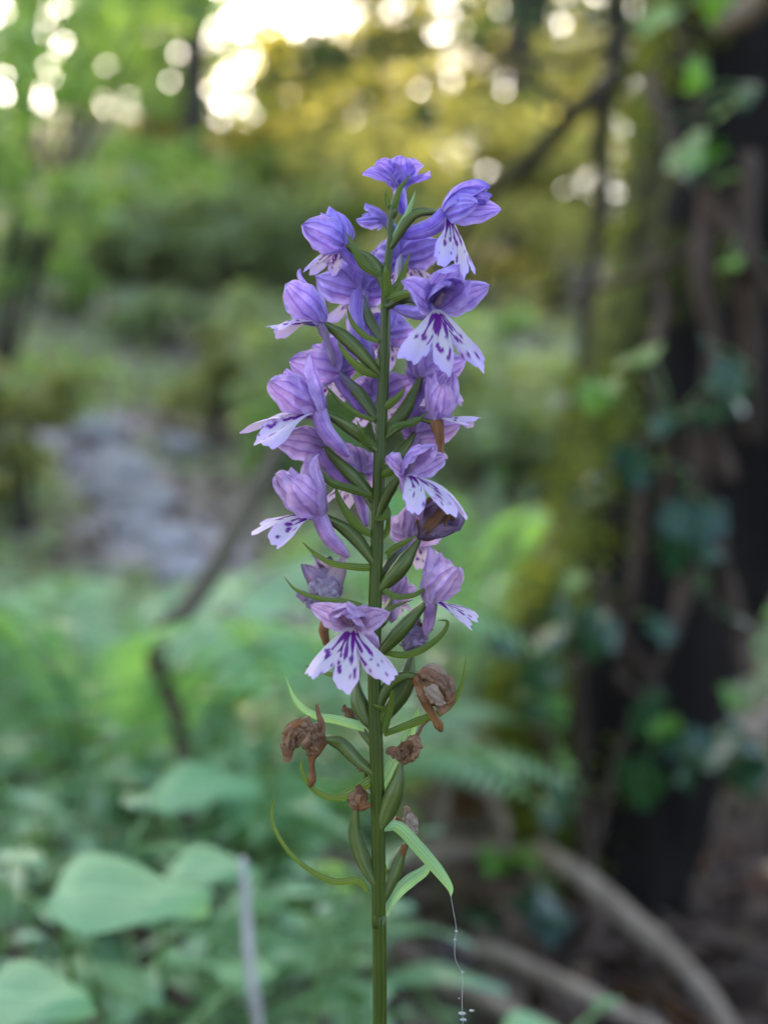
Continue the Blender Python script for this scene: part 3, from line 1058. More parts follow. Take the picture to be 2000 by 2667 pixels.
# crown high above the picture
cc = []; pb = []
topc = V[:k].mean(axis=0)
pb.append(tube([topc, topc + vec(.25, .1, 1.0), topc + vec(.4, .2, 2.6), topc + vec(.45, .3, 4.6)], [.15, .12, .08, .02], 16, 10, lump=.1, lump_f=5))
for i in range(30):
    a = g.uniform(0, 6.28); rr = g.uniform(.3, 2.6); zz = g.uniform(1.0, 5.0)
    p = topc + vec(.3 + rr * math.cos(a), .3 + rr * math.sin(a), zz)
    cc.append(p)
    pb.append(tube([topc + vec(.3, .15, max(.3, zz - rr * .6)), (topc + p) / 2 + vec(.1, 0, zz * .3), p], [.03, .02, .006], 8, 5))
v, f, u = join(pb)
link('limbs', mesh('limbs', v, f, M['bark_tree'], uv=u), tree)
pts = clumps(cc, [.62] * 30, [110] * 30, g)
v, f = leaf_cards(pts, .11, seed=77)
link('crown', mesh('crown', v, f, M['leaf_tree'], smooth=False), tree)


def tree_part(name, pts, radii, mat, n=28, kk=9, lump=.18, lf=35):
    v, f, u = tube([np.asarray(p) - tree_base for p in pts], radii, n, kk, lump=lump, lump_f=lf)
    return link(name, mesh(name, v, f, M[mat], uv=u), tree)


# arching roots in front
tree_part('root', [P(1330, 2235, 1.08), P(1400, 2225, 1.0), P(1500, 2275, .95), P(1620, 2375, .92), P(1750, 2490, .90), P(1850, 2610, .88), P(1930, 2760, .87), P(1990, 2900, .87)], [.006, .0075, .0085, .0085, .008, .008, .008, .007], 'root', 50)
tree_part('root', [P(1040, 2570, .90), P(1130, 2510, .88), P(1220, 2480, .87), P(1320, 2495, .85), P(1450, 2555, .82), P(1580, 2620, .80), P(1720, 2700, .80), P(1850, 2850, .8)], [.004, .006, .0068, .0068, .0065, .006, .006, .006], 'root', 50)
tree_part('root', [P(1010, 2540, .84), P(1120, 2560, .82), P(1230, 2590, .80), P(1330, 2640, .78), P(1450, 2720, .77), P(1560, 2850, .77)], [.004, .005, .0058, .0058, .0055, .005], 'root', 40)
tree_part('root', [P(1230, 2020, 1.1), P(1280, 2080, 1.08), P(1310, 2160, 1.06), P(1300, 2240, 1.06)], [.004, .006, .006, .004], 'root', 20)
tree_part('root', [P(1080, 2400, 1.05), P(1120, 2240, 1.06), P(1150, 2100, 1.08), P(1165, 1990, 1.1)], [.007, .006, .006, .004], 'root', 20)
# pale cut branch stubs
tree_part('branch', [P(2120, 1790, 1.05), P(2010, 1865, 1.0), P(1940, 1920, .98)], [.011, .011, .0095], 'root', 20)
tree_part('branch', [P(1830, -140, 1.15), P(1850, -20, 1.12), P(1895, 55, 1.08), P(1990, -10, 1.05), P(2100, -90, 1.02)], [.010, .010, .012, .011, .010], 'root', 30)
tree_part('branch', [P(1690, 200, 1.15), P(1730, 310, 1.10), P(1830, 490, 1.08), P(1930, 640, 1.06), P(2060, 830, 1.04)], [.006, .0065, .0065, .006, .006], 'vine', 30)
tree_part('branch', [P(1480, 770, 1.22), P(1620, 730, 1.12), P(1720, 690, 1.08), P(1830, 630, 1.1)], [.003, .004, .004, .005], 'vine', 20)
# hanging roots and old vine stems over the trunk face
hang = [
    [(1660, 1180), (1668, 1350), (1650, 1540), (1632, 1690), (1620, 1800)],
    [(1800, 1040), (1822, 1200), (1790, 1400), (1768, 1560), (1730, 1690)],
    [(1850, 1300), (1885, 1480), (1925, 1640), (1955, 1760)],
    [(1500, 1720), (1520, 1900), (1512, 2060), (1535, 2220), (1528, 2420), (1520, 2667)],
    [(1740, 1690), (1640, 1880), (1580, 2040), (1545, 2200)],
    [(1690, 640), (1720, 800), (1700, 960), (1740, 1150)],
    [(1850, 500), (1830, 700), (1860, 900), (1850, 1100), (1900, 1250)],
    [(1950, 400), (1930, 650), (1960, 900), (1955, 1150)],
    [(1560, 1500), (1600, 1640), (1680, 1760), (1720, 1900)],
    [(1400, 1900), (1450, 2000), (1440, 2120), (1400, 2210)],
    [(1770, 1080), (1740, 1290), (1775, 1500)],
    [(1600, 2430), (1680, 2500), (1800, 2540), (1960, 2530)],
    [(1560, 2420), (1480, 2520), (1380, 2600), (1340, 2720)],
    [(1700, 2420), (1830, 2430), (1950, 2480), (2080, 2500)],
    [(1650, 2450), (1700, 2580), (1780, 2700)],
    [(1480, 2400), (1450, 2500), (1400, 2560)],
]
for i, h in enumerate(hang):
    dd = 1.09 if i < 11 else 1.05
    rad = [.0035, .005, .0055, .0045, .003][i % 5]
    w = [rad * (.8 + .5 * random.random()) * (1.7 if i in (6, 7) else 1.25) for _ in h]
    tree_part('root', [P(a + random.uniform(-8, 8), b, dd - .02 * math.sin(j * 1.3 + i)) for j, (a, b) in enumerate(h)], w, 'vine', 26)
# twigs in front of the sky, growing from the trunk
tree_part('branch', [P(1720, 130, 1.35), P(1620, 200, 1.45), P(1500, 290, 1.55), P(1380, 420, 1.6), P(1270, 510, 1.65), P(1180, 640, 1.75), P(1120, 760, 1.8)], [.013, .013, .012, .011, .009, .007, .004], 'twig', 40)
tree_part('branch', [P(1590, -120, 1.5), P(1605, 60, 1.5), P(1590, 220, 1.48), P(1560, 380, 1.5), P(1570, 520, 1.5), P(1545, 660, 1.5), P(1530, 800, 1.5), P(1510, 960, 1.5), P(1465, 1160, 1.5), P(1420, 1330, 1.5)], [.011, .010, .012, .010, .009, .008, .008, .007, .006, .003], 'twig', 50)
tree_part('branch', [P(1700, 60, 1.4), P(1500, 160, 1.6), P(1370, 150, 1.8), P(1250, 110, 1.9)], [.006, .005, .004, .002], 'twig', 24)
tree_part('branch', [P(1500, 300, 1.56), P(1420, 230, 1.6), P(1360, 110, 1.6), P(1340, -40, 1.6)], [.005, .004, .003, .002], 'twig', 24)


# ------------------------------------------------------------------ ivy
def ivy_leaf(seed, mat):
    lob = []
    m = 26
    for j in range(m):
        a = -math.pi * .88 + 2 * math.pi * .88 * j / (m - 1)
        r = .34 + .66 * max(0, math.cos(a * 1.0)) ** 3 + .40 * max(0, math.cos((abs(a) - 1.15) * 2.0)) ** 2 + .18 * max(0, math.cos((abs(a) - 2.3) * 2.5)) ** 2
        lob.append((r * math.sin(a), r * math.cos(a)))
    V = [(0, 0, 0)]; U = [(0, 0)]
    for rr in (.5, 1.0):
        for x, y in lob:
            V.append((x * rr * .62, y * rr * .62, .05 * math.sin(5 * x + seed) * rr - .22 * rr * rr * (x * x + .5 * y * y) + .10 * abs(x) * rr))
            U.append((y * rr, x * rr))
    F = []
    for j in range(m - 1):
        F.append((0, 1 + j + 1, 1 + j))
        F.append((1 + j, 1 + j + 1, 1 + m + j + 1, 1 + m + j))
    return mesh('leaf', np.array(V), F, M[mat], uv=U)


ivy_me = [ivy_leaf(i, 'leaf_ivy') for i in range(3)]
ivy_fresh = [ivy_leaf(i + 5, 'leaf_ivy_fresh') for i in range(2)]


def ivy(label, stem_px, leaves, d, seed):
    g = np.random.default_rng(seed)
    base = P(*stem_px[0], d)
    root = empty('ivy_vine', base)
    tag(root, label, 'ivy', 'ivy vines on the mossy tree')
    pts = [P(a, b, d + g.uniform(-.02, .02)) for a, b in stem_px]
    v, f, u = tube([p - base for p in pts], [.003, .003, .0022, .0014], 40, 6)
    link('stem', mesh('stem', v, f, M['vine'], uv=u), root)
    cs = spline(pts, 80)
    for (px, py, size, fresh) in leaves:
        p = P(px, py, d - g.uniform(.0, .06))
        q = cs[np.argmin(np.linalg.norm(cs - p, axis=1))]
        me = ivy_fresh[g.integers(2)] if fresh else ivy_me[g.integers(3)]
        lf = link('leaf', me, root, p - base)
        s = size * g.uniform(.85, 1.15)
        lf.scale = (s, s, s)
        # blade faces outward to the light, tip down
        lf.rotation_euler = (R(g.uniform(-105, 0)), g.uniform(-.7, .7), g.uniform(-1.3, 1.3) + math.pi)
        v, f, u = tube([q - p, (q - p) * .5 + vec(0, -.006, .004), vec(0, 0, 0)], [.0010, .0009, .0008], 6, 5)
        lf2 = link('leaf_stalk', mesh('leaf_stalk', v, f, M['stalk'], uv=u), root, p - base)
    return root


g = np.random.default_rng(31)


def along(px, n, spread, size, fresh=.25):
    c = spline([(a, b, 0) for a, b in px], 60)
    out = []
    for i in range(n):
        q = c[int(g.uniform(2, 58))]
        out.append((q[0] + g.normal() * spread, q[1] + g.normal() * spread, size * g.uniform(.7, 1.2), g.uniform() < fresh))
    return out


s = [(1480, 1300), (1600, 1220), (1720, 1120), (1850, 1060), (1960, 960)]
ivy('ivy vine crossing the trunk face with pale shining leaves', s, [(1850, 905, .034, 0), (1885, 1055, .034, 0), (1795, 1075, .03, 0), (1740, 1110, .03, 0), (1660, 1185, .048, 0), (1495, 1290, .04, 0), (1560, 1235, .03, 0), (1590, 1000, .03, 1), (1530, 1010, .03, 1), (1640, 930, .035, 1), (1690, 910, .03, 1), (1950, 1010, .03, 0)] + along(s, 7, 50, .028), 1.07, 1)
s = [(1800, 1080), (1790, 1250), (1800, 1420), (1870, 1600)]
ivy('ivy strand hanging down the trunk with one large leaf', s, [(1790, 1400, .055, 0), (1760, 1325, .045, 0), (1850, 1330, .04, 0), (1870, 1580, .045, 0), (1835, 1500, .035, 0)] + along(s, 4, 60, .03), 1.06, 2)
s = [(1340, 1680), (1450, 1640), (1560, 1620), (1640, 1600)]
ivy('ivy sprig with round pale leaves on the mossy trunk flank', s, [(1450, 1590, .036, 0), (1560, 1610, .045, 0), (1450, 1645, .035, 0), (1300, 1650, .035, 0), (1510, 1500, .032, 1), (1400, 1730, .04, 0)] + along(s, 5, 45, .03), 1.06, 3)
s = [(1420, 1740), (1400, 1850), (1440, 2000), (1430, 2150), (1440, 2380)]
ivy('ivy strand running down over the tree foot with blue shining leaves', s, [(1385, 1835, .055, 0), (1425, 2080, .034, 1), (1420, 2110, .03, 0), (1430, 2370, .045, 0), (1405, 2320, .04, 0), (1360, 2225, .034, 1), (1290, 2225, .03, 1), (1345, 2250, .03, 0), (1230, 2380, .05, 0)] + along(s, 6, 50, .032), 1.02, 4)
s = [(1600, 1750), (1680, 1830), (1760, 1920), (1900, 1900), (2000, 1860)]
ivy('ivy sprig with big teal leaves above the dark hollow', s, [(1680, 1840, .062, 0), (1735, 1915, .045, 0), (1655, 2000, .052, 0), (1860, 1920, .06, 0), (1950, 1900, .05, 0), (1930, 1980, .05, 0)] + along(s, 6, 50, .035), 1.04, 5)
s = [(1740, 20), (1800, 180), (1830, 380), (1900, 520), (1950, 700)]
ivy('ivy strand with fresh green leaves high on the trunk', s, [(1740, 30, .045, 1), (1920, 245, .034, 1), (1945, 230, .03, 0), (1905, 275, .034, 1), (1840, 375, .04, 1), (1780, 380, .05, 1), (1835, 365, .03, 0), (1820, 175, .03, 1)] + along(s, 8, 60, .03, .5), 1.08, 6)

# ------------------------------------------------------------------ THE ORCHID
O_BASE = np.array([P(995, 3400, D)[0], 0.0, ground_h(0, 0) - .004])


def O(px, py, ymm=0.0):
    return P(px, py, D + ymm * .001)


orchid = empty('orchid', O_BASE)
tag(orchid, 'tall orchid spike with spotted lilac flowers and withered brown ones below', 'orchid')


def part(name, geo, mat, parent=orchid, attrs=None, color=None):
    v, f, u = geo
    o = link(name, mesh(name, np.asarray(v) - O_BASE, f, M[mat], uv=u, attrs=attrs), parent)
    if color is not None:
        o.color = (*color, 1)
    return o


stem_px = [(3400, 996, 40), (2667, 989, 36), (2400, 986, 36), (2200, 985, 36), (2000, 981, 36), (1800, 975, 34), (1600, 976, 34), (1400, 982, 33), (1200, 988, 31), (1050, 996, 29), (900, 1003, 26), (760, 1005, 23), (650, 1014, 20), (580, 1018, 14), (535, 1012, 9)]
mmpx = K * D / 1333.5
sp_ = [O(x, y) for y, x, w in stem_px]
sp_[0] = O_BASE.copy()
part('stem', tube(sp_, [w / 2 * mmpx for _, _, w in stem_px], 120, 20, ridges=7, ridge_amp=.05, twist=5), 'stem')


def stem_at(py):
    ys = [p[0] for p in stem_px][::-1]; xs = [p[1] for p in stem_px][::-1]
    return float(np.interp(py, ys, xs))


def tepal(base, f, u, r, phi, th0, bend, L, W, cup=.55, seed=0, flick=0.0, ruff=.06, nu=16, nv=11, twist=0.0, tip=.6):
    g = np.random.default_rng(seed)
    ph = g.uniform(0, 6.28, 6)
    phi, th0, bend = R(phi), R(th0), R(bend)
    rad = math.cos(phi) * u + math.sin(phi) * r
    side = -math.sin(phi) * u + math.cos(phi) * r
    pos = base.copy(); V = []; U = []
    for i in range(nu):
        s = i / (nu - 1)
        th = th0 + bend * s + flick * max(0, s - .75) * 4
        d = math.cos(th) * f + math.sin(th) * rad
        nn = -math.sin(th) * f + math.cos(th) * rad
        if i:
            pos = pos + d * L / (nu - 1)
        w = W / 2 * (math.sin(math.pi * min(.999, .06 + .94 * s) ** .85)) ** tip if s < 1 else W * .015
        tw = twist * s
        sd = side * math.cos(tw) + nn * math.sin(tw); nq = nn * math.cos(tw) - side * math.sin(tw)
        for j in range(nv):
            v = -1 + 2 * j / (nv - 1)
            rf = ruff * W * s * (math.sin(7 * s + 3 * v + ph[0]) * abs(v) + .6 * math.sin(13 * s + 5 * v + ph[1]) * v * v + .35 * math.sin(4 * v + ph[2]) + .25 * math.cos(9 * v + 2 * s + ph[3]))
            edge = 1 + .05 * math.sin(19 * s + ph[4] + v * 2)
            V.append(pos + sd * w * v * edge - nq * (cup * w * v * v) + nq * rf); U.append((s, v))
    return np.array(V), grid_faces(nu, nv), np.array(U)


def lip_geo(base, f, u, r, L, th0=35, bend=45, seed=0, width=1.0, cup=.35, nr=30, na=81):
    g = np.random.default_rng(seed)
    ph = g.uniform(0, 6.28, 6)
    Amax = R(58)
    dn = -u
    dots = [(g.uniform(.42, .84), g.uniform(-.85, .85), g.uniform(.022, .05), g.uniform(.9, 2.2)) for _ in range(17)]
    V = []; U = []; MK = []; ED = []
    lines = [(-.62, .72), (-.36, .80), (-.13, .74), (.13, .78), (.36, .76), (.64, .7)]
    lines = [(c + g.normal() * .035, e * g.uniform(.8, 1.15), g.uniform(0, 6)) for c, e in lines]
    for i in range(nr):
        s = i / (nr - 1)
        for j in range(na):
            an = -1 + 2 * j / (na - 1)
            a = an * Amax
            mid = max(0, 1 - ((an - .04 * math.sin(ph[3])) / .30) ** 2) ** .6
            sid = max(0, 1 - ((abs(an) - .66) / .38) ** 2) ** .55
            Rr = .44 + .56 * max(mid * (1.0 + .06 * math.sin(ph[4])), sid * (.90 + .07 * math.sin(ph[5]) + .07 * math.sin(ph[4] * 3) * (1 if an > 0 else -1)))
            Rr *= 1 + .030 * math.sin(21 * an + ph[0]) + .02 * math.sin(43 * an + ph[1])
            rho = s * Rr
            lx = (rho * math.sin(a) * 1.0 * width + .06 * an * (1 - s)) * L
            ly = rho * math.cos(a * .72) * L
            th = R(th0) + R(bend) * (ly / L) * .5
            tq = R(th0) + R(bend) * (ly / L)
            d = math.cos(th) * f + math.sin(th) * dn
            nn = math.cos(tq) * (-dn) + math.sin(tq) * f   # outward / upper face
            wob = .05 * L * s * (math.sin(5 * an + 4 * s + ph[2]) + .7 * math.sin(11 * an + ph[3]))
            p = base + d * ly + r * lx - nn * (cup * L * (lx / L) ** 2) + nn * wob
            V.append(p); U.append((s, an))
            # purple loops, dashes and dots
            mk = 0.0
            fx, fy = rho * math.sin(a) * 1.15, rho * math.cos(a * .72)
            for c, e, q in lines:
                if .10 < s < e:
                    cc_ = c * (.75 + .35 * s) + .035 * math.sin(9 * s + q)
                    dist = abs(an - cc_) * rho * 1.2
                    wd = .027 + .012 * math.sin(17 * s + q)
                    if s > .48:
                        wd *= max(0, .5 + .9 * math.sin(24 * s + q * 3))
                    mk = max(mk, min(1, max(0, (wd - dist) / .012 + .5)))
            for ds, da, dr, el in dots:
                dx = (fx - ds * math.sin(da * Amax) * 1.15); dy = (fy - ds * math.cos(da * Amax * .72))
                ca, sa = math.cos(da * Amax), math.sin(da * Amax)
                ax = dx * sa + dy * ca; tx = dx * ca - dy * sa
                dd = math.sqrt((ax / el) ** 2 + tx ** 2)
                mk = max(mk, min(1, max(0, (dr * .62 - dd) / .012 + .5)))
            MK.append(mk)
            ED.append(min(1, max(0, (s - .55) / .45)) ** 1.5 * .75 + .12 * abs(an))
    return (np.array(V), grid_faces(nr, na), np.array(U)), {'mark': MK, 'edge': ED}


STY = {
    #        phi, th0, bend, L, W, cup, flick, tip roundness
    'globe': [('sepal', 0, 96, -118, 9.6, 7.4, .55, 0, .42), ('petal', 38, 92, -112, 9.0, 6.4, .5, 0, .45), ('petal', -38, 92, -112, 9.0, 6.4, .5, 0, .45),
              ('sepal', 78, 92, -84, 10.0, 7.0, .5, .3, .48), ('sepal', -78, 92, -84, 10.0, 7.0, .5, .3, .48)],
    'closed': [('sepal', 0, 50, -54, 10.4, 6.2, .75, .35, .55), ('petal', 36, 46, -54, 9.4, 5.4, .7, 0, .55), ('petal', -36, 46, -54, 9.4, 5.4, .7, .3, .55),
               ('sepal', 88, 52, -42, 10.8, 6.2, .7, .5, .55), ('sepal', -88, 52, -42, 10.8, 6.2, .7, .5, .55)],
    'open': [('sepal', 0, 74, -98, 8.6, 6.0, .7, .2, .5), ('petal', 28, 68, -94, 8.2, 5.2, .6, 0, .5), ('petal', -28, 68, -94, 8.2, 5.2, .6, 0, .5),
             ('sepal', 70, 76, -46, 8.6, 4.6, .45, .7, .6), ('sepal', -70, 76, -46, 8.6, 4.6, .45, .7, .6)],
    'hood': [('sepal', 0, 84, -124, 11.4, 6.4, .6, -.2, .45), ('petal', 24, 78, -112, 10.6, 6.0, .6, .3, .5), ('petal', -24, 78, -112, 10.6, 6.0, .6, .2, .5),
             ('sepal', 80, 50, -40, 10.0, 5.0, .4, .4, .6), ('sepal', -80, 50, -40, 10.0, 5.0, .4, .4, .6)],
    'fan': [('sepal', 0, 50, 10, 6.6, 5.6, .35, .4, .4), ('petal', 58, 50, 14, 6.4, 5.0, .35, .3, .42), ('petal', -58, 50, 14, 6.4, 5.0, .35, .3, .42),
            ('sepal', 110, 60, 18, 7.2, 5.2, .35, .5, .45), ('sepal', -110, 60, 18, 7.2, 5.2, .35, .5, .45)],
}

TOP = (0.42, 0.31, 0.78)
MID = (0.60, 0.40, 0.70)
LOW = (0.69, 0.48, 0.68)


def tint(py, g):
    t = min(1, max(0, (py - 600) / 500))
    c = np.array(TOP) * (1 - t) + np.array(MID) * t if py < 1100 else np.array(MID) * (1 - min(1, (py - 1100) / 400)) + np.array(LOW) * min(1, (py - 1100) / 400)
    return tuple(np.clip(c * g.uniform(.92, 1.08), 0, .95))


fl_n = 0


def basis(f, up=(0, 0, 1), roll=0.0):
    f = unit(f)
    up = np.asarray(up, float)
    u = up - f * up.dot(f)
    if np.linalg.norm(u) < .2:
        u = vec(0, -.6, .8) - f * vec(0, -.6, .8).dot(f)
    u = unit(u); r = np.cross(f, u)
    c_, s_ = math.cos(R(roll)), math.sin(R(roll))
    return f, u * c_ + r * s_, r * c_ - u * s_


def flower(base, f, style, scale, att, mid=None, spur=None, lip=(9.5, 35, 45), up=(0, 0, 1), roll=0, orad=1.15, spur_mat=None, spur_r=1.25, ov='ovary', skip=(), seed=None, lipw=1.0):
    """base: px, py, depth mm; att: py on the stem; mid: optional bend of the ovary"""
    global fl_n
    fl_n += 1
    sd = seed or fl_n * 17
    g = np.random.default_rng(sd)
    b = O(*base)
    colr = tint(base[1], g)
    ax = stem_at(att)
    a0 = O(ax, att, base[2] * .15)
    pts = [a0, O(*mid), b] if mid else [a0, (a0 + b) / 2 + vec(0, 0, -.0006), b]
    geo1 = tube(pts, [.55e-3, orad * .85e-3, orad * 1.05e-3, orad * 1.0e-3, orad * .75e-3, .55e-3], 26, 18, ridges=3, ridge_amp=.10, twist=7)
    f, u, r = basis(f, up, roll)
    e = 1e-3 * scale
    # column inside the hood
    col_pts = [b, b + f * 1.6 * e + u * .6 * e, b + f * 3.0 * e + u * 1.6 * e]
    geo2 = tube(col_pts, [.5 * e, .6 * e, .4 * e], 8, 10)
    fo = part('flower', geo1, ov)
    part('column', geo2, 'column', fo)
    for i, (nm, phi, th0, bend, L, W, cup, fl, tp) in enumerate(STY[style]):
        if i in skip:
            continue
        part(nm, tepal(b + f * .15 * e * (i % 3), f, u, r, phi + g.normal() * 6, th0 + g.normal() * 5, bend + g.normal() * 9, L * e * g.uniform(.93, 1.07), W * e * g.uniform(.93, 1.07), cup, sd + i, fl + g.normal() * .22, .085, 20, 13, g.normal() * .12, tp), 'petal', fo, color=tuple(np.array(colr) * g.uniform(.94, 1.05)))
    if lip:
        L, t0, bd = lip
        L *= .90
        ge, at = lip_geo(b + f * 1.2 * e - u * .5 * e, f, u, r, L * e, t0, bd, sd + 3, lipw)
        part('lip', ge, 'lip', fo, attrs=at, color=tuple(np.clip(np.array(colr) * 1.0, 0, .9)))
    if spur:
        e_ = O(*spur[-1]) if isinstance(spur, list) else O(*spur)
        s0 = b + f * .9 * e - u * .5 * e
        mids = [O(*q) for q in spur[:-1]] if isinstance(spur, list) else [(s0 + e_) / 2 + vec(0, 0, -.0004)]
        rr = spur_r * 1e-3
        rad = [rr * 1.0, rr * 1.05, rr * 1.0, rr * .95, rr * .8, rr * .25] if not spur_mat else [rr * .7, rr * .8, rr * .55, rr * .5, rr * .6, rr * .2]
        part('spur', tube([s0] + mids + [e_], rad, 22, 14, lump=0 if not spur_mat else .25, lump_f=500), spur_mat or 'petal', fo, color=tuple(np.array(colr) * 1.02))
    return fo


# spike from the tip downward
flower((1036, 492, 1), (.10, .12, .98), 'fan', 1.12, 572, (1026, 545, 0), lip=None, orad=.8, ov='ovary_violet', spur=(1052, 560, 2), up=(0, -1, 0))
flower((1008, 565, 4), (-.75, .5, -.1), 'closed', .58, 610, lip=None, orad=.5, ov='ovary_violet', spur=(1035, 600, 4), spur_r=1.0)
flower((1150, 552, -1), (.86, -.45, -.05), 'hood', 1.12, 650, (1075, 562, -1), spur=[(1120, 592, 0), (1030, 618, 2)], lip=(13, 62, 18), orad=.95, spur_r=1.8)
flower((903, 640, 2), (-.72, .5, .35), 'globe', 1.05, 765, (975, 688, 1), spur=[(930, 690, 4), (985, 722, 3)], lip=(9, 50, 10), orad=1.15, ov='ovary')
flower((1045, 668, 8), (.22, .93, .22), 'globe', 1.10, 800, (1042, 735, 5), spur=(1030, 775, 4), ov='ovary_violet', orad=1.0)
flower((940, 757, 8), (-.22, .93, .22), 'globe', 1.12, 905, (962, 830, 6), spur=[(935, 850, 7), (978, 985, 6)], ov='ovary_violet', orad=1.0, spur_r=1.9)
flower((848, 843, 0), (-.72, -.12, .68), 'closed', 1.12, 985, (905, 885, 0), spur=[(855, 895, 0), (870, 955, 0)], spur_mat='wilt_violet', lip=(10.5, 38, 30), orad=1.3, up=(.5, 0, 1))
flower((1128, 800, -7), (.42, -.88, .02), 'open', 1.32, 800, (1060, 775, -1), spur=[(1090, 815, -4), (1022, 800, 0)], lip=(11.5, 62, 20), orad=1.1, ov='ovary_violet', spur_r=1.4)
flower((1000, 868, 9), (.15, .97, .15), 'globe', .95, 960, spur=(1000, 940, 6))
flower((886, 972, 6), (-.55, .75, .36), 'globe', 1.10, 1112, (940, 1030, 4), spur=[(905, 1020, 8), (962, 1085, 6)], ov='ovary_violet', orad=1.2, spur_r=1.4)
flower((985, 1035, 10), (.05, .98, .15), 'globe', 1.05, 1150, spur=(965, 1085, 8), spur_r=1.6)
flower((848, 1075, -2), (-.80, -.22, .52), 'closed', 1.28, 1180, (920, 1120, -1), spur=[(850, 1125, -3), (908, 1188, -2)], lip=(13.5, 40, 18), orad=1.2, spur_r=1.7, up=(.3, -.2, 1), lipw=1.05)
flower((842, 1165, 3), (-.82, .48, -.05), 'globe', 1.06, 1310, (915, 1235, 1), spur=[(870, 1225, 4), (945, 1290, 3)], lip=(9, 60, 20), orad=1.25, spur_r=1.6)
flower((1096, 985, 5), (.55, .75, .32), 'globe', 1.12, 1130, (1050, 1075, 3), spur=[(1085, 1040, 7), (1040, 1110, 5)], orad=1.35)
flower((1125, 1100, 0), (.40, -.1, .92), 'closed', 1.02, 1150, (1075, 1095, 0), spur=[(1145, 1145, -1), (1140, 1215, 0)], spur_mat='rust', lip=(9.5, 65, 10), orad=.55, up=(-1, 0, .4), spur_r=1.7)
flower((1080, 1130, 6), (.45, .85, .15), 'globe', .95, 1240, spur=(1040, 1180, 6))
flower((1050, 1232, -6), (.72, -.66, .22), 'open', 1.15, 1350, (1010, 1285, -2), spur=[(1075, 1300, -5), (1095, 1352, -4)], lip=(12.5, 35, 30), orad=1.0, spur_r=1.8)
flower((942, 1235, 8), (-.4, .9, .25), 'globe', 1.05, 1340, spur=[(935, 1280, 9), (955, 1370, 6)], spur_r=1.5)
flower((848, 1345, -2), (-.72, -.30, .62), 'closed', 1.28, 1475, (915, 1390, -1), spur=[(858, 1400, -3), (908, 1450, -2)], lip=(11.5, 48, 18), orad=1.3, spur_r=1.6, up=(.4, -.2, 1))
flower((1065, 1400, 9), (.35, .9, .25), 'globe', 1.12, 1510, spur=(1040, 1470, 6), ov='ovary_violet')
flower((1108, 1572, -1), (.55, -.12, .83), 'closed', 1.16, 1715, (1050, 1635, -1), spur=[(1118, 1610, 1), (1108, 1655, 1)], lip=(9.5, 74, 10), orad=1.35, up=(-1, 0, .5), spur_r=1.3)
flower((918, 1625, -9), (-.10, -.97, .08), 'open', 1.22, 1660, (960, 1640, -3), spur=[(950, 1655, -7), (985, 1685, -4)], lip=(11.4, 60, 14), orad=1.0, spur_r=1.8, lipw=1.05)
flower((1020, 1560, 7), (.3, .9, .3), 'globe', .7, 1640, spur=(1020, 1620, 5), seed=991)


# wilted and withered flowers
def crumple(pts, radii, seed, amp=.5, fr=620.0, n=44, k=48, flat=.75):
    c = spline(pts, n)
    rs = np.interp(np.linspace(0, 1, n), np.linspace(0, 1, len(radii)), radii)
    t, a, b = frames(c)
    V = []; U = []
    for i in range(n):
        for j in range(k):
            al = 2 * math.pi * j / k + 1.2 * i / n
            q = c[i] + (a[i] * math.cos(al) * flat + b[i] * math.sin(al)) * rs[i]
            w = Vector(q * fr + seed * 3.3)
            rd = 1 - 2.2 * abs(mnoise.noise(w)) + .5 * (1 - 2.5 * abs(mnoise.noise(w * 2.3))) - .3 + .40 * math.cos(7 * al + 2 * seed + 5 * i / n) + .2 * math.cos(15 * al + seed - 4 * i / n)
            V.append(q + (q - c[i]) * amp * rd); U.append((i / (n - 1), j / k))
    V.append(c[0]); V.append(c[-1]); U += [(0, 0), (1, 0)]
    F = [tuple(x) for x in grid_faces(n, k, True)]
    m = n * k
    for j in range(k):
        F.append((m, (j + 1) % k, j)); F.append((m + 1, (n - 1) * k + j, (n - 1) * k + (j + 1) % k))
    return np.array(V), F, np.array(U)


def withered(base, f, size, att, mid, mats, n=6, orad=1.2, strips=(), spur=None, seed=1, spread=36, bend=-60, name='withered_flower', ov='ovary', up=(0, 0, 1), W=.5, core=None):
    g = np.random.default_rng(seed)
    b = O(*base)
    a0 = O(stem_at(att), att, base[2] * .2)
    pts = [a0] + [O(*q) for q in mid] + [b]
    fo = part(name, tube(pts, [.7e-3, orad * .9e-3, orad * 1.1e-3, orad * 1.05e-3, orad * .7e-3, .5e-3], 28, 18, ridges=3, ridge_amp=.10, twist=6), ov)
    f, u, r = basis(f, up)
    for i in range(n):
        L = size * 1e-3 * g.uniform(.8, 1.25)
        part('withered_petal', tepal(b, f, u, r, 360 * i / n + g.normal() * 14, spread + g.normal() * 12, bend + g.normal() * 35, L, L * W * g.uniform(.8, 1.3), .8 + g.normal() * .3, seed * 50 + i, g.normal() * .9, .22, 20, 11, g.normal() * .7), mats[i % len(mats)], fo)
    for q, (cp, cr_, cm) in enumerate(core or []):
        part('withered_petal', crumple([O(*z) for z in cp], [x * .74e-3 for x in cr_], seed + q), cm, fo)
    for st in strips:
        px = [O(*q) for q in st[0]]
        w = [x * 1e-3 for x in st[1]]
        v, fa, uu = ribbon(px, w, seed + 5, .35)
        part('withered_petal', (v, fa, uu), st[2], fo)
    if spur:
        part('withered_spur', tube([b] + [O(*q) for q in spur[0]], [x * 1e-3 for x in spur[1]], 26, 12, lump=.3, lump_f=450, ridges=4, ridge_amp=.18, twist=5), spur[2], fo)
    return fo


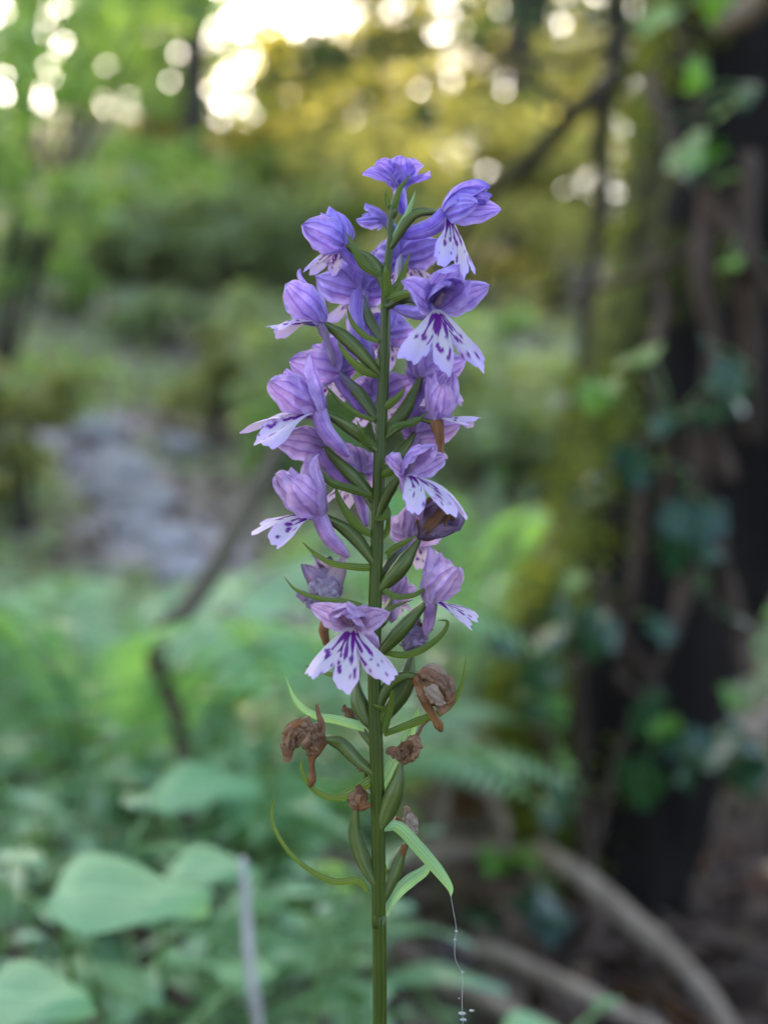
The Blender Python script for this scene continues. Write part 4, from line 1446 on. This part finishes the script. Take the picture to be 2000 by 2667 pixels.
def ribbon(pts, widths, seed=0, fold=.35, n=30, nv=7, wav=0.0):
    c = spline(pts, n)
    w = np.interp(np.linspace(0, 1, n), np.linspace(0, 1, len(widths)), widths)
    t, a, b = frames(c)
    V = []; U = []
    for i in range(n):
        for j in range(nv):
            v = -1 + 2 * j / (nv - 1)
            V.append(c[i] + b[i] * w[i] * v - a[i] * fold * w[i] * (abs(v) * 1.0) + a[i] * wav * w[i] * math.sin(i * .9 + v * 2 + seed))
            U.append((i / (n - 1), v))
    return np.array(V), grid_faces(n, nv), np.array(U)


withered((1092, 1405, 0), (.55, -.1, .82), 9.5, 1545, [(1045, 1475, 0)], ['wilt_violet', 'wilt_violet', 'brown'], 6, 1.45, core=[([(1090, 1400, 0), (1110, 1365, 0), (1125, 1330, 0), (1140, 1305, 0)], [.8, 2.6, 2.6, 1.0], 'wilt_violet'), ([(1120, 1390, -1), (1145, 1365, -1), (1160, 1350, -1)], [1.0, 2.0, .8], 'wilt_violet')], seed=3, spread=40, bend=-52,
         strips=[([(1100, 1340, -1), (1112, 1305, -1), (1124, 1298, -1), (1120, 1285, -1)], [.5, .4, .4, .15], 'brown'), ([(1150, 1350, -1), (1172, 1340, -1), (1178, 1352, -1), (1182, 1325, -1)], [.8, .5, .5, .1], 'brown')])
withered((880, 1560, 4), (-.55, .05, .83), 8.6, 1640, [(930, 1600, 2)], ['wilt_pale', 'wilt_violet', 'wilt_pale'], 6, 1.1, core=[([(878, 1560, 3), (850, 1540, 2), (830, 1515, 2), (825, 1490, 2)], [.8, 2.6, 2.0, .5], 'wilt_pale'), ([(850, 1570, 2), (815, 1565, 2), (795, 1555, 2)], [1.0, 1.6, .8], 'wilt_violet')], seed=4, spread=36, bend=-50,
         strips=[([(830, 1530, 2), (822, 1490, 2), (812, 1475, 2), (818, 1500, 2)], [.8, .5, .3, .1], 'wilt_pale'), ([(800, 1560, 2), (785, 1550, 2), (772, 1548, 2)], [1.2, 1.0, .5], 'wilt_violet')],
         spur=([(852, 1600, 2), (845, 1640, 1), (850, 1680, 1)], [.9, 1.0, 1.0, .5], 'rust'))
withered((1075, 1700, 5), (.3, .1, .95), 6.5, 1895, [(1050, 1790, 4)], ['wilt_violet', 'brown', 'wilt_pale'], 6, 1.7, core=[([(1073, 1702, 5), (1075, 1675, 4), (1085, 1650, 4), (1090, 1630, 4)], [.8, 2.4, 2.0, .6], 'wilt_violet')], seed=5, spread=36, bend=-58,
         strips=[([(1085, 1640, 4), (1105, 1645, 4), (1128, 1640, 4)], [.5, .4, .15], 'brown')])
# arching pedicels with fully brown flowers
withered((1088, 1762, -1), (.75, -.2, -.45), 7.2, 1885, [(992, 1822, 0), (1020, 1778, 0), (1055, 1760, -1)], ['brown', 'brown', 'beige'], 8, 1.15, core=[([(1088, 1765, -1), (1115, 1762, -2), (1145, 1785, -2), (1160, 1815, -2), (1150, 1835, -2)], [.8, 2.2, 2.6, 1.8, .6], 'brown'), ([(1120, 1790, -3), (1130, 1815, -3), (1142, 1835, -3)], [1.0, 1.5, .5], 'beige')], seed=6, spread=44, bend=-88,
         strips=[([(1150, 1765, -2), (1170, 1790, -2), (1172, 1820, -2), (1150, 1850, -3), (1132, 1820, -3)], [.9, 1.1, 1.0, .8, .3], 'brown'), ([(1100, 1750, -2), (1125, 1742, -3), (1150, 1760, -3), (1172, 1795, -2)], [.6, 1.2, 1.2, .4], 'beige')],
         spur=([(1108, 1820, -2), (1125, 1860, -2), (1140, 1885, -2), (1150, 1905, -2)], [1.2, 1.3, .9, .75, 1.05, .3], 'rust'), up=(.5, 0, 1))
withered((842, 1925, -1), (-.85, -.2, .15), 6.8, 2020, [(935, 1985, 0), (890, 1938, 0), (862, 1926, -1)], ['brown', 'brown', 'brown'], 8, 1.25, core=[([(838, 1925, -1), (815, 1915, -2), (795, 1895, -2), (780, 1890, -2)], [1.2, 2.6, 2.2, .9], 'brown'), ([(790, 1885, -2), (762, 1905, -2), (752, 1940, -2), (750, 1968, -2)], [.7, 1.5, 1.5, .5], 'brown'), ([(820, 1930, -3), (812, 1950, -3), (815, 1970, -2)], [1.2, 1.4, .8], 'brown')], seed=7, spread=46, bend=-95,
         strips=[([(832, 1930, -2), (838, 1890, -2), (830, 1862, -2), (825, 1835, -2)], [1.0, .7, .5, .3], 'brown'), ([(790, 1880, -2), (760, 1900, -2), (750, 1940, -2), (748, 1975, -2), (738, 1980, -2)], [1.0, 1.3, 1.3, .9, .1], 'brown'), ([(800, 1885, -3), (772, 1892, -3), (752, 1912, -3), (735, 1908, -3)], [1.0, .8, .6, .1], 'rust')],
         spur=([(815, 1965, -2), (812, 2000, -2), (815, 2025, -2), (806, 2050, -2)], [1.1, 1.0, .65, .6, .85, .3], 'rust'))
# swollen seed capsules with brown caps
withered((1045, 1985, -1), (.35, -.1, .9), 5.4, 2170, [(1008, 2110, 0), (1032, 2050, -1)], ['brown', 'brown'], 6, 1.75, core=[([(1045, 1988, -1), (1058, 1965, -1), (1075, 1940, -1), (1088, 1918, -1)], [.7, 2.0, 1.8, .8], 'brown'), ([(1050, 1972, -2), (1032, 1962, -2), (1018, 1955, -2)], [.8, 1.1, .5], 'brown')], seed=8, spread=45, bend=-70, name='seed_capsule',
         strips=[([(1035, 1968, -2), (1022, 1955, -2), (1012, 1958, -2), (1010, 1948, -2)], [1.2, .9, .7, .2], 'brown'), ([(1080, 1925, -1), (1092, 1905, -1), (1100, 1890, -1), (1118, 1876, -1)], [.5, .35, .3, .1], 'brown')])
withered((928, 2108, -1), (.12, -.1, .98), 4.4, 2315, [(950, 2250, 0), (925, 2170, 0)], ['brown', 'rust'], 6, 1.4, core=[([(928, 2112, -1), (930, 2095, -1), (928, 2078, -1), (940, 2062, -1)], [.6, 1.9, 1.5, .4], 'brown'), ([(935, 2098, -2), (950, 2098, -2), (963, 2101, -2)], [.9, .9, .3], 'rust')], seed=9, spread=48, bend=-78, name='seed_capsule',
         strips=[([(935, 2085, -2), (950, 2095, -2), (966, 2100, -2)], [1.0, .9, .3], 'rust'), ([(932, 2080, -2), (940, 2060, -2), (942, 2052, -2)], [.6, .4, .1], 'brown')])
withered((1062, 2190, 4), (-.05, .1, 1), 5.8, 2365, [(1018, 2290, 3), (1040, 2235, 4)], ['beige', 'brown'], 6, 1.3, core=[([(1062, 2192, 4), (1063, 2165, 4), (1067, 2140, 4), (1068, 2115, 4)], [.7, 1.8, 1.4, .4], 'beige')], seed=10, spread=34, bend=-62, name='seed_capsule',
         strips=[([(1052, 2200, 3), (1048, 2235, 3), (1046, 2262, 3)], [.6, .5, .2], 'rust')])
# bare swollen ovary behind the lowest fresh flower
withered((928, 1770, 3), (-.2, .2, .9), 4.4, 1905, [(940, 1840, 2)], ['brown', 'wilt_pale'], 5, 1.6, seed=12, name='seed_capsule')
withered((925, 1870, 6), (-.7, .2, .5), 3.2, 1960, [(945, 1905, 5)], ['brown', 'wilt_pale'], 5, .7, seed=13)
withered((952, 2010, 5), (-.3, .2, .9), 3.0, 2080, [(955, 2050, 5)], ['brown', 'brown'], 4, .7, seed=14)

# bracts
BR = [
    ([(978, 1478), (930, 1477), (865, 1467), (820, 1441), (788, 1412)], [.75, .75, .6, .4, .06], 'bract', -2),
    ([(965, 1590), (905, 1570), (835, 1560), (772, 1537), (740, 1502)], [.75, .7, .5, .32, .05], 'bract', -2),
    ([(990, 1530), (1030, 1553), (1075, 1550), (1105, 1534), (1120, 1521)], [.7, .6, .5, .35, .05], 'bract', -3),
    ([(1000, 1700), (1055, 1706), (1105, 1688), (1150, 1653), (1165, 1620), (1140, 1615)], [.5, .75, .7, .5, .3, .05], 'bract', -2),
    ([(950, 1895), (880, 1876), (815, 1862), (770, 1825), (745, 1765)], [.95, .9, .75, .5, .06], 'bract_pale', 4),
    ([(1000, 1912), (1080, 1882), (1160, 1848), (1200, 1790), (1213, 1708)], [.6, .85, .7, .45, .05], 'bract', 2),
    ([(972, 2030), (930, 2058), (880, 2078), (835, 2068), (800, 2035), (785, 1998), (786, 1972)], [1.0, 1.1, .75, .6, .5, .35, .06], 'bract', -2),
    ([(960, 2325), (930, 2294), (870, 2297), (800, 2262), (745, 2210), (712, 2150), (709, 2100), (727, 2055)], [.5, .8, .7, .5, .42, .36, .25, .05], 'bract', -1),
    ([(995, 2160), (1035, 2155), (1090, 2212), (1140, 2270), (1170, 2312), (1174, 2335)], [.6, 1.2, 1.35, 1.2, .7, .06], 'bract_pale', -3),
    ([(1003, 2385), (1030, 2330), (1070, 2292), (1105, 2268), (1130, 2232)], [.6, 1.2, 1.3, 1.0, .1], 'bract_pale', 6),
    ([(985, 2090), (1010, 2030), (1050, 1950), (1075, 1890), (1090, 1845)], [1.2, 1.6, 1.4, .9, .15], 'bract_pale', 7),
    ([(985, 2180), (995, 2240), (1012, 2300), (1005, 2370)], [.4, .5, .5, .4], 'bract', 3),
    ([(965, 1905), (1000, 1860), (985, 1845), (972, 1835)], [.9, 1.2, .6, .1], 'bract', -2),
    ([(1000, 1910), (1015, 1850), (1022, 1800), (1012, 1840)], [.6, .7, .3, .1], 'bract', -3),
    ([(905, 1765), (860, 1757), (820, 1742), (795, 1733)], [.5, .5, .35, .05], 'bract', 4),
    ([(1000, 1620), (1010, 1590), (1035, 1575), (1075, 1562)], [.5, .6, .4, .06], 'bract', 3),
    ([(990, 1290), (1005, 1335), (985, 1350), (975, 1345)], [.5, 1.0, .6, .1], 'bract', -3),
    ([(985, 1360), (1000, 1310), (1025, 1270), (1035, 1250)], [.6, 1.0, .8, .1], 'bract', -2),
    ([(972, 1395), (930, 1370), (900, 1330), (880, 1290), (873, 1262)], [.6, .9, .8, .5, .06], 'bract', -1),
    ([(975, 1295), (920, 1275), (860, 1255), (828, 1218), (815, 1182)], [.6, .9, .75, .5, .06], 'bract', -2),
    ([(985, 1165), (955, 1150), (940, 1120), (930, 1095)], [.7, 1.0, .6, .06], 'bract', -4),
    ([(1000, 1145), (1030, 1112), (1080, 1100), (1115, 1070)], [.5, .8, .6, .06], 'bract', -1),
    ([(990, 1240), (1010, 1230), (1035, 1215), (1030, 1238)], [.6, 1.0, .7, .1], 'bract', -4),
    ([(995, 1065), (1010, 1055), (1040, 1030), (1055, 1005)], [.6, .9, .6, .06], 'bract', -3),
    ([(975, 1095), (930, 1078), (890, 1050), (862, 1020), (848, 1005)], [.4, .6, .45, .3, .05], 'bract', 0),
    ([(985, 980), (940, 960), (895, 915), (878, 880)], [.6, .9, .5, .06], 'bract', -2),
    ([(985, 890), (945, 870), (915, 835), (903, 795)], [.4, .65, .45, .05], 'bract', 0),
    ([(1000, 790), (1008, 750), (1004, 710), (1003, 688)], [.7, 1.0, .6, .06], 'bract', -3),
    ([(995, 720), (950, 690), (925, 650), (902, 605)], [.7, 1.0, .7, .06], 'bract', -2),
    ([(1012, 770), (1035, 745), (1052, 710), (1068, 655)], [.6, .9, .6, .06], 'bract', 2),
    ([(1015, 640), (1045, 590), (1065, 545), (1082, 497)], [.7, .9, .5, .05], 'bract_pale', -2),
    ([(1012, 560), (1028, 530), (1042, 490), (1072, 452)], [.5, .7, .5, .06], 'bract', -2),
    ([(1012, 545), (1008, 520), (1006, 505), (1007, 495)], [.5, .5, .4, .1], 'bract', -1),
    ([(1005, 780), (1030, 772), (1060, 763), (1085, 766)], [.7, .9, .7, .3], 'bract', -4),
    ([(1000, 1550), (1003, 1500), (1012, 1460), (1016, 1430)], [.5, .7, .5, .06], 'bract', 4),
    ([(995, 1400), (1010, 1380), (1013, 1345), (1012, 1322)], [.5, .6, .4, .05], 'bract', 2),
    ([(1005, 1445), (1030, 1425), (1060, 1410), (1085, 1393)], [.5, .6, .5, .1], 'bract', -2),
]
for i, (pl, w, mt, y) in enumerate(BR):
    n_ = len(pl)
    part('bract', ribbon([O(a, b, y * min(1, .2 + j / (n_ - 1) * 1.2)) for j, (a, b) in enumerate(pl)], [x * 1e-3 for x in w], i, .45), mt)
# basal leaves out on the ground
for i, a in enumerate([.6, 2.6, 4.4]):
    dr = vec(math.cos(a), math.sin(a), 0)
    b = O_BASE + vec(0, 0, .02 + .01 * i)
    part('basal_leaf', ribbon([b, b + dr * .03 + vec(0, 0, .025), b + dr * .07 + vec(0, 0, .03), b + dr * .11 + vec(0, 0, .012)], [.004, .010, .009, .001], i, .25), 'bract')

# spider silk below the torn bract
sil = [O(1174, 2335, -3), O(1180, 2370, -3), O(1188, 2420, -3), O(1184, 2455, -3), O(1186, 2500, -3), O(1204, 2540, -2), O(1203, 2600, -2), O(1205, 2660, -2), O(1206, 2740, -2)]
v, f, u = tube([p - sil[0] for p in sil], [.00004] * 4, 40, 5, lump=.5, lump_f=900)
silk = empty('spider_silk', sil[0])
tag(silk, 'thin spider silk with specks hanging from the torn bract tip', 'silk')
link('thread', mesh('thread', v, f, M['dry_stem'], uv=u), silk)
for i, (a, b, s) in enumerate([(1188, 2425, .35), (1184, 2447, .3), (1205, 2532, .35), (1204, 2640, .7), (1206, 2656, .6), (1228, 2632, .5), (1195, 2600, .2)]):
    me = stone_mesh(i + 20); me.materials[0] = M['dry_stem']
    o = link('speck', me, silk, O(a, b, -2) - sil[0]); o.scale = [s * .001] * 3
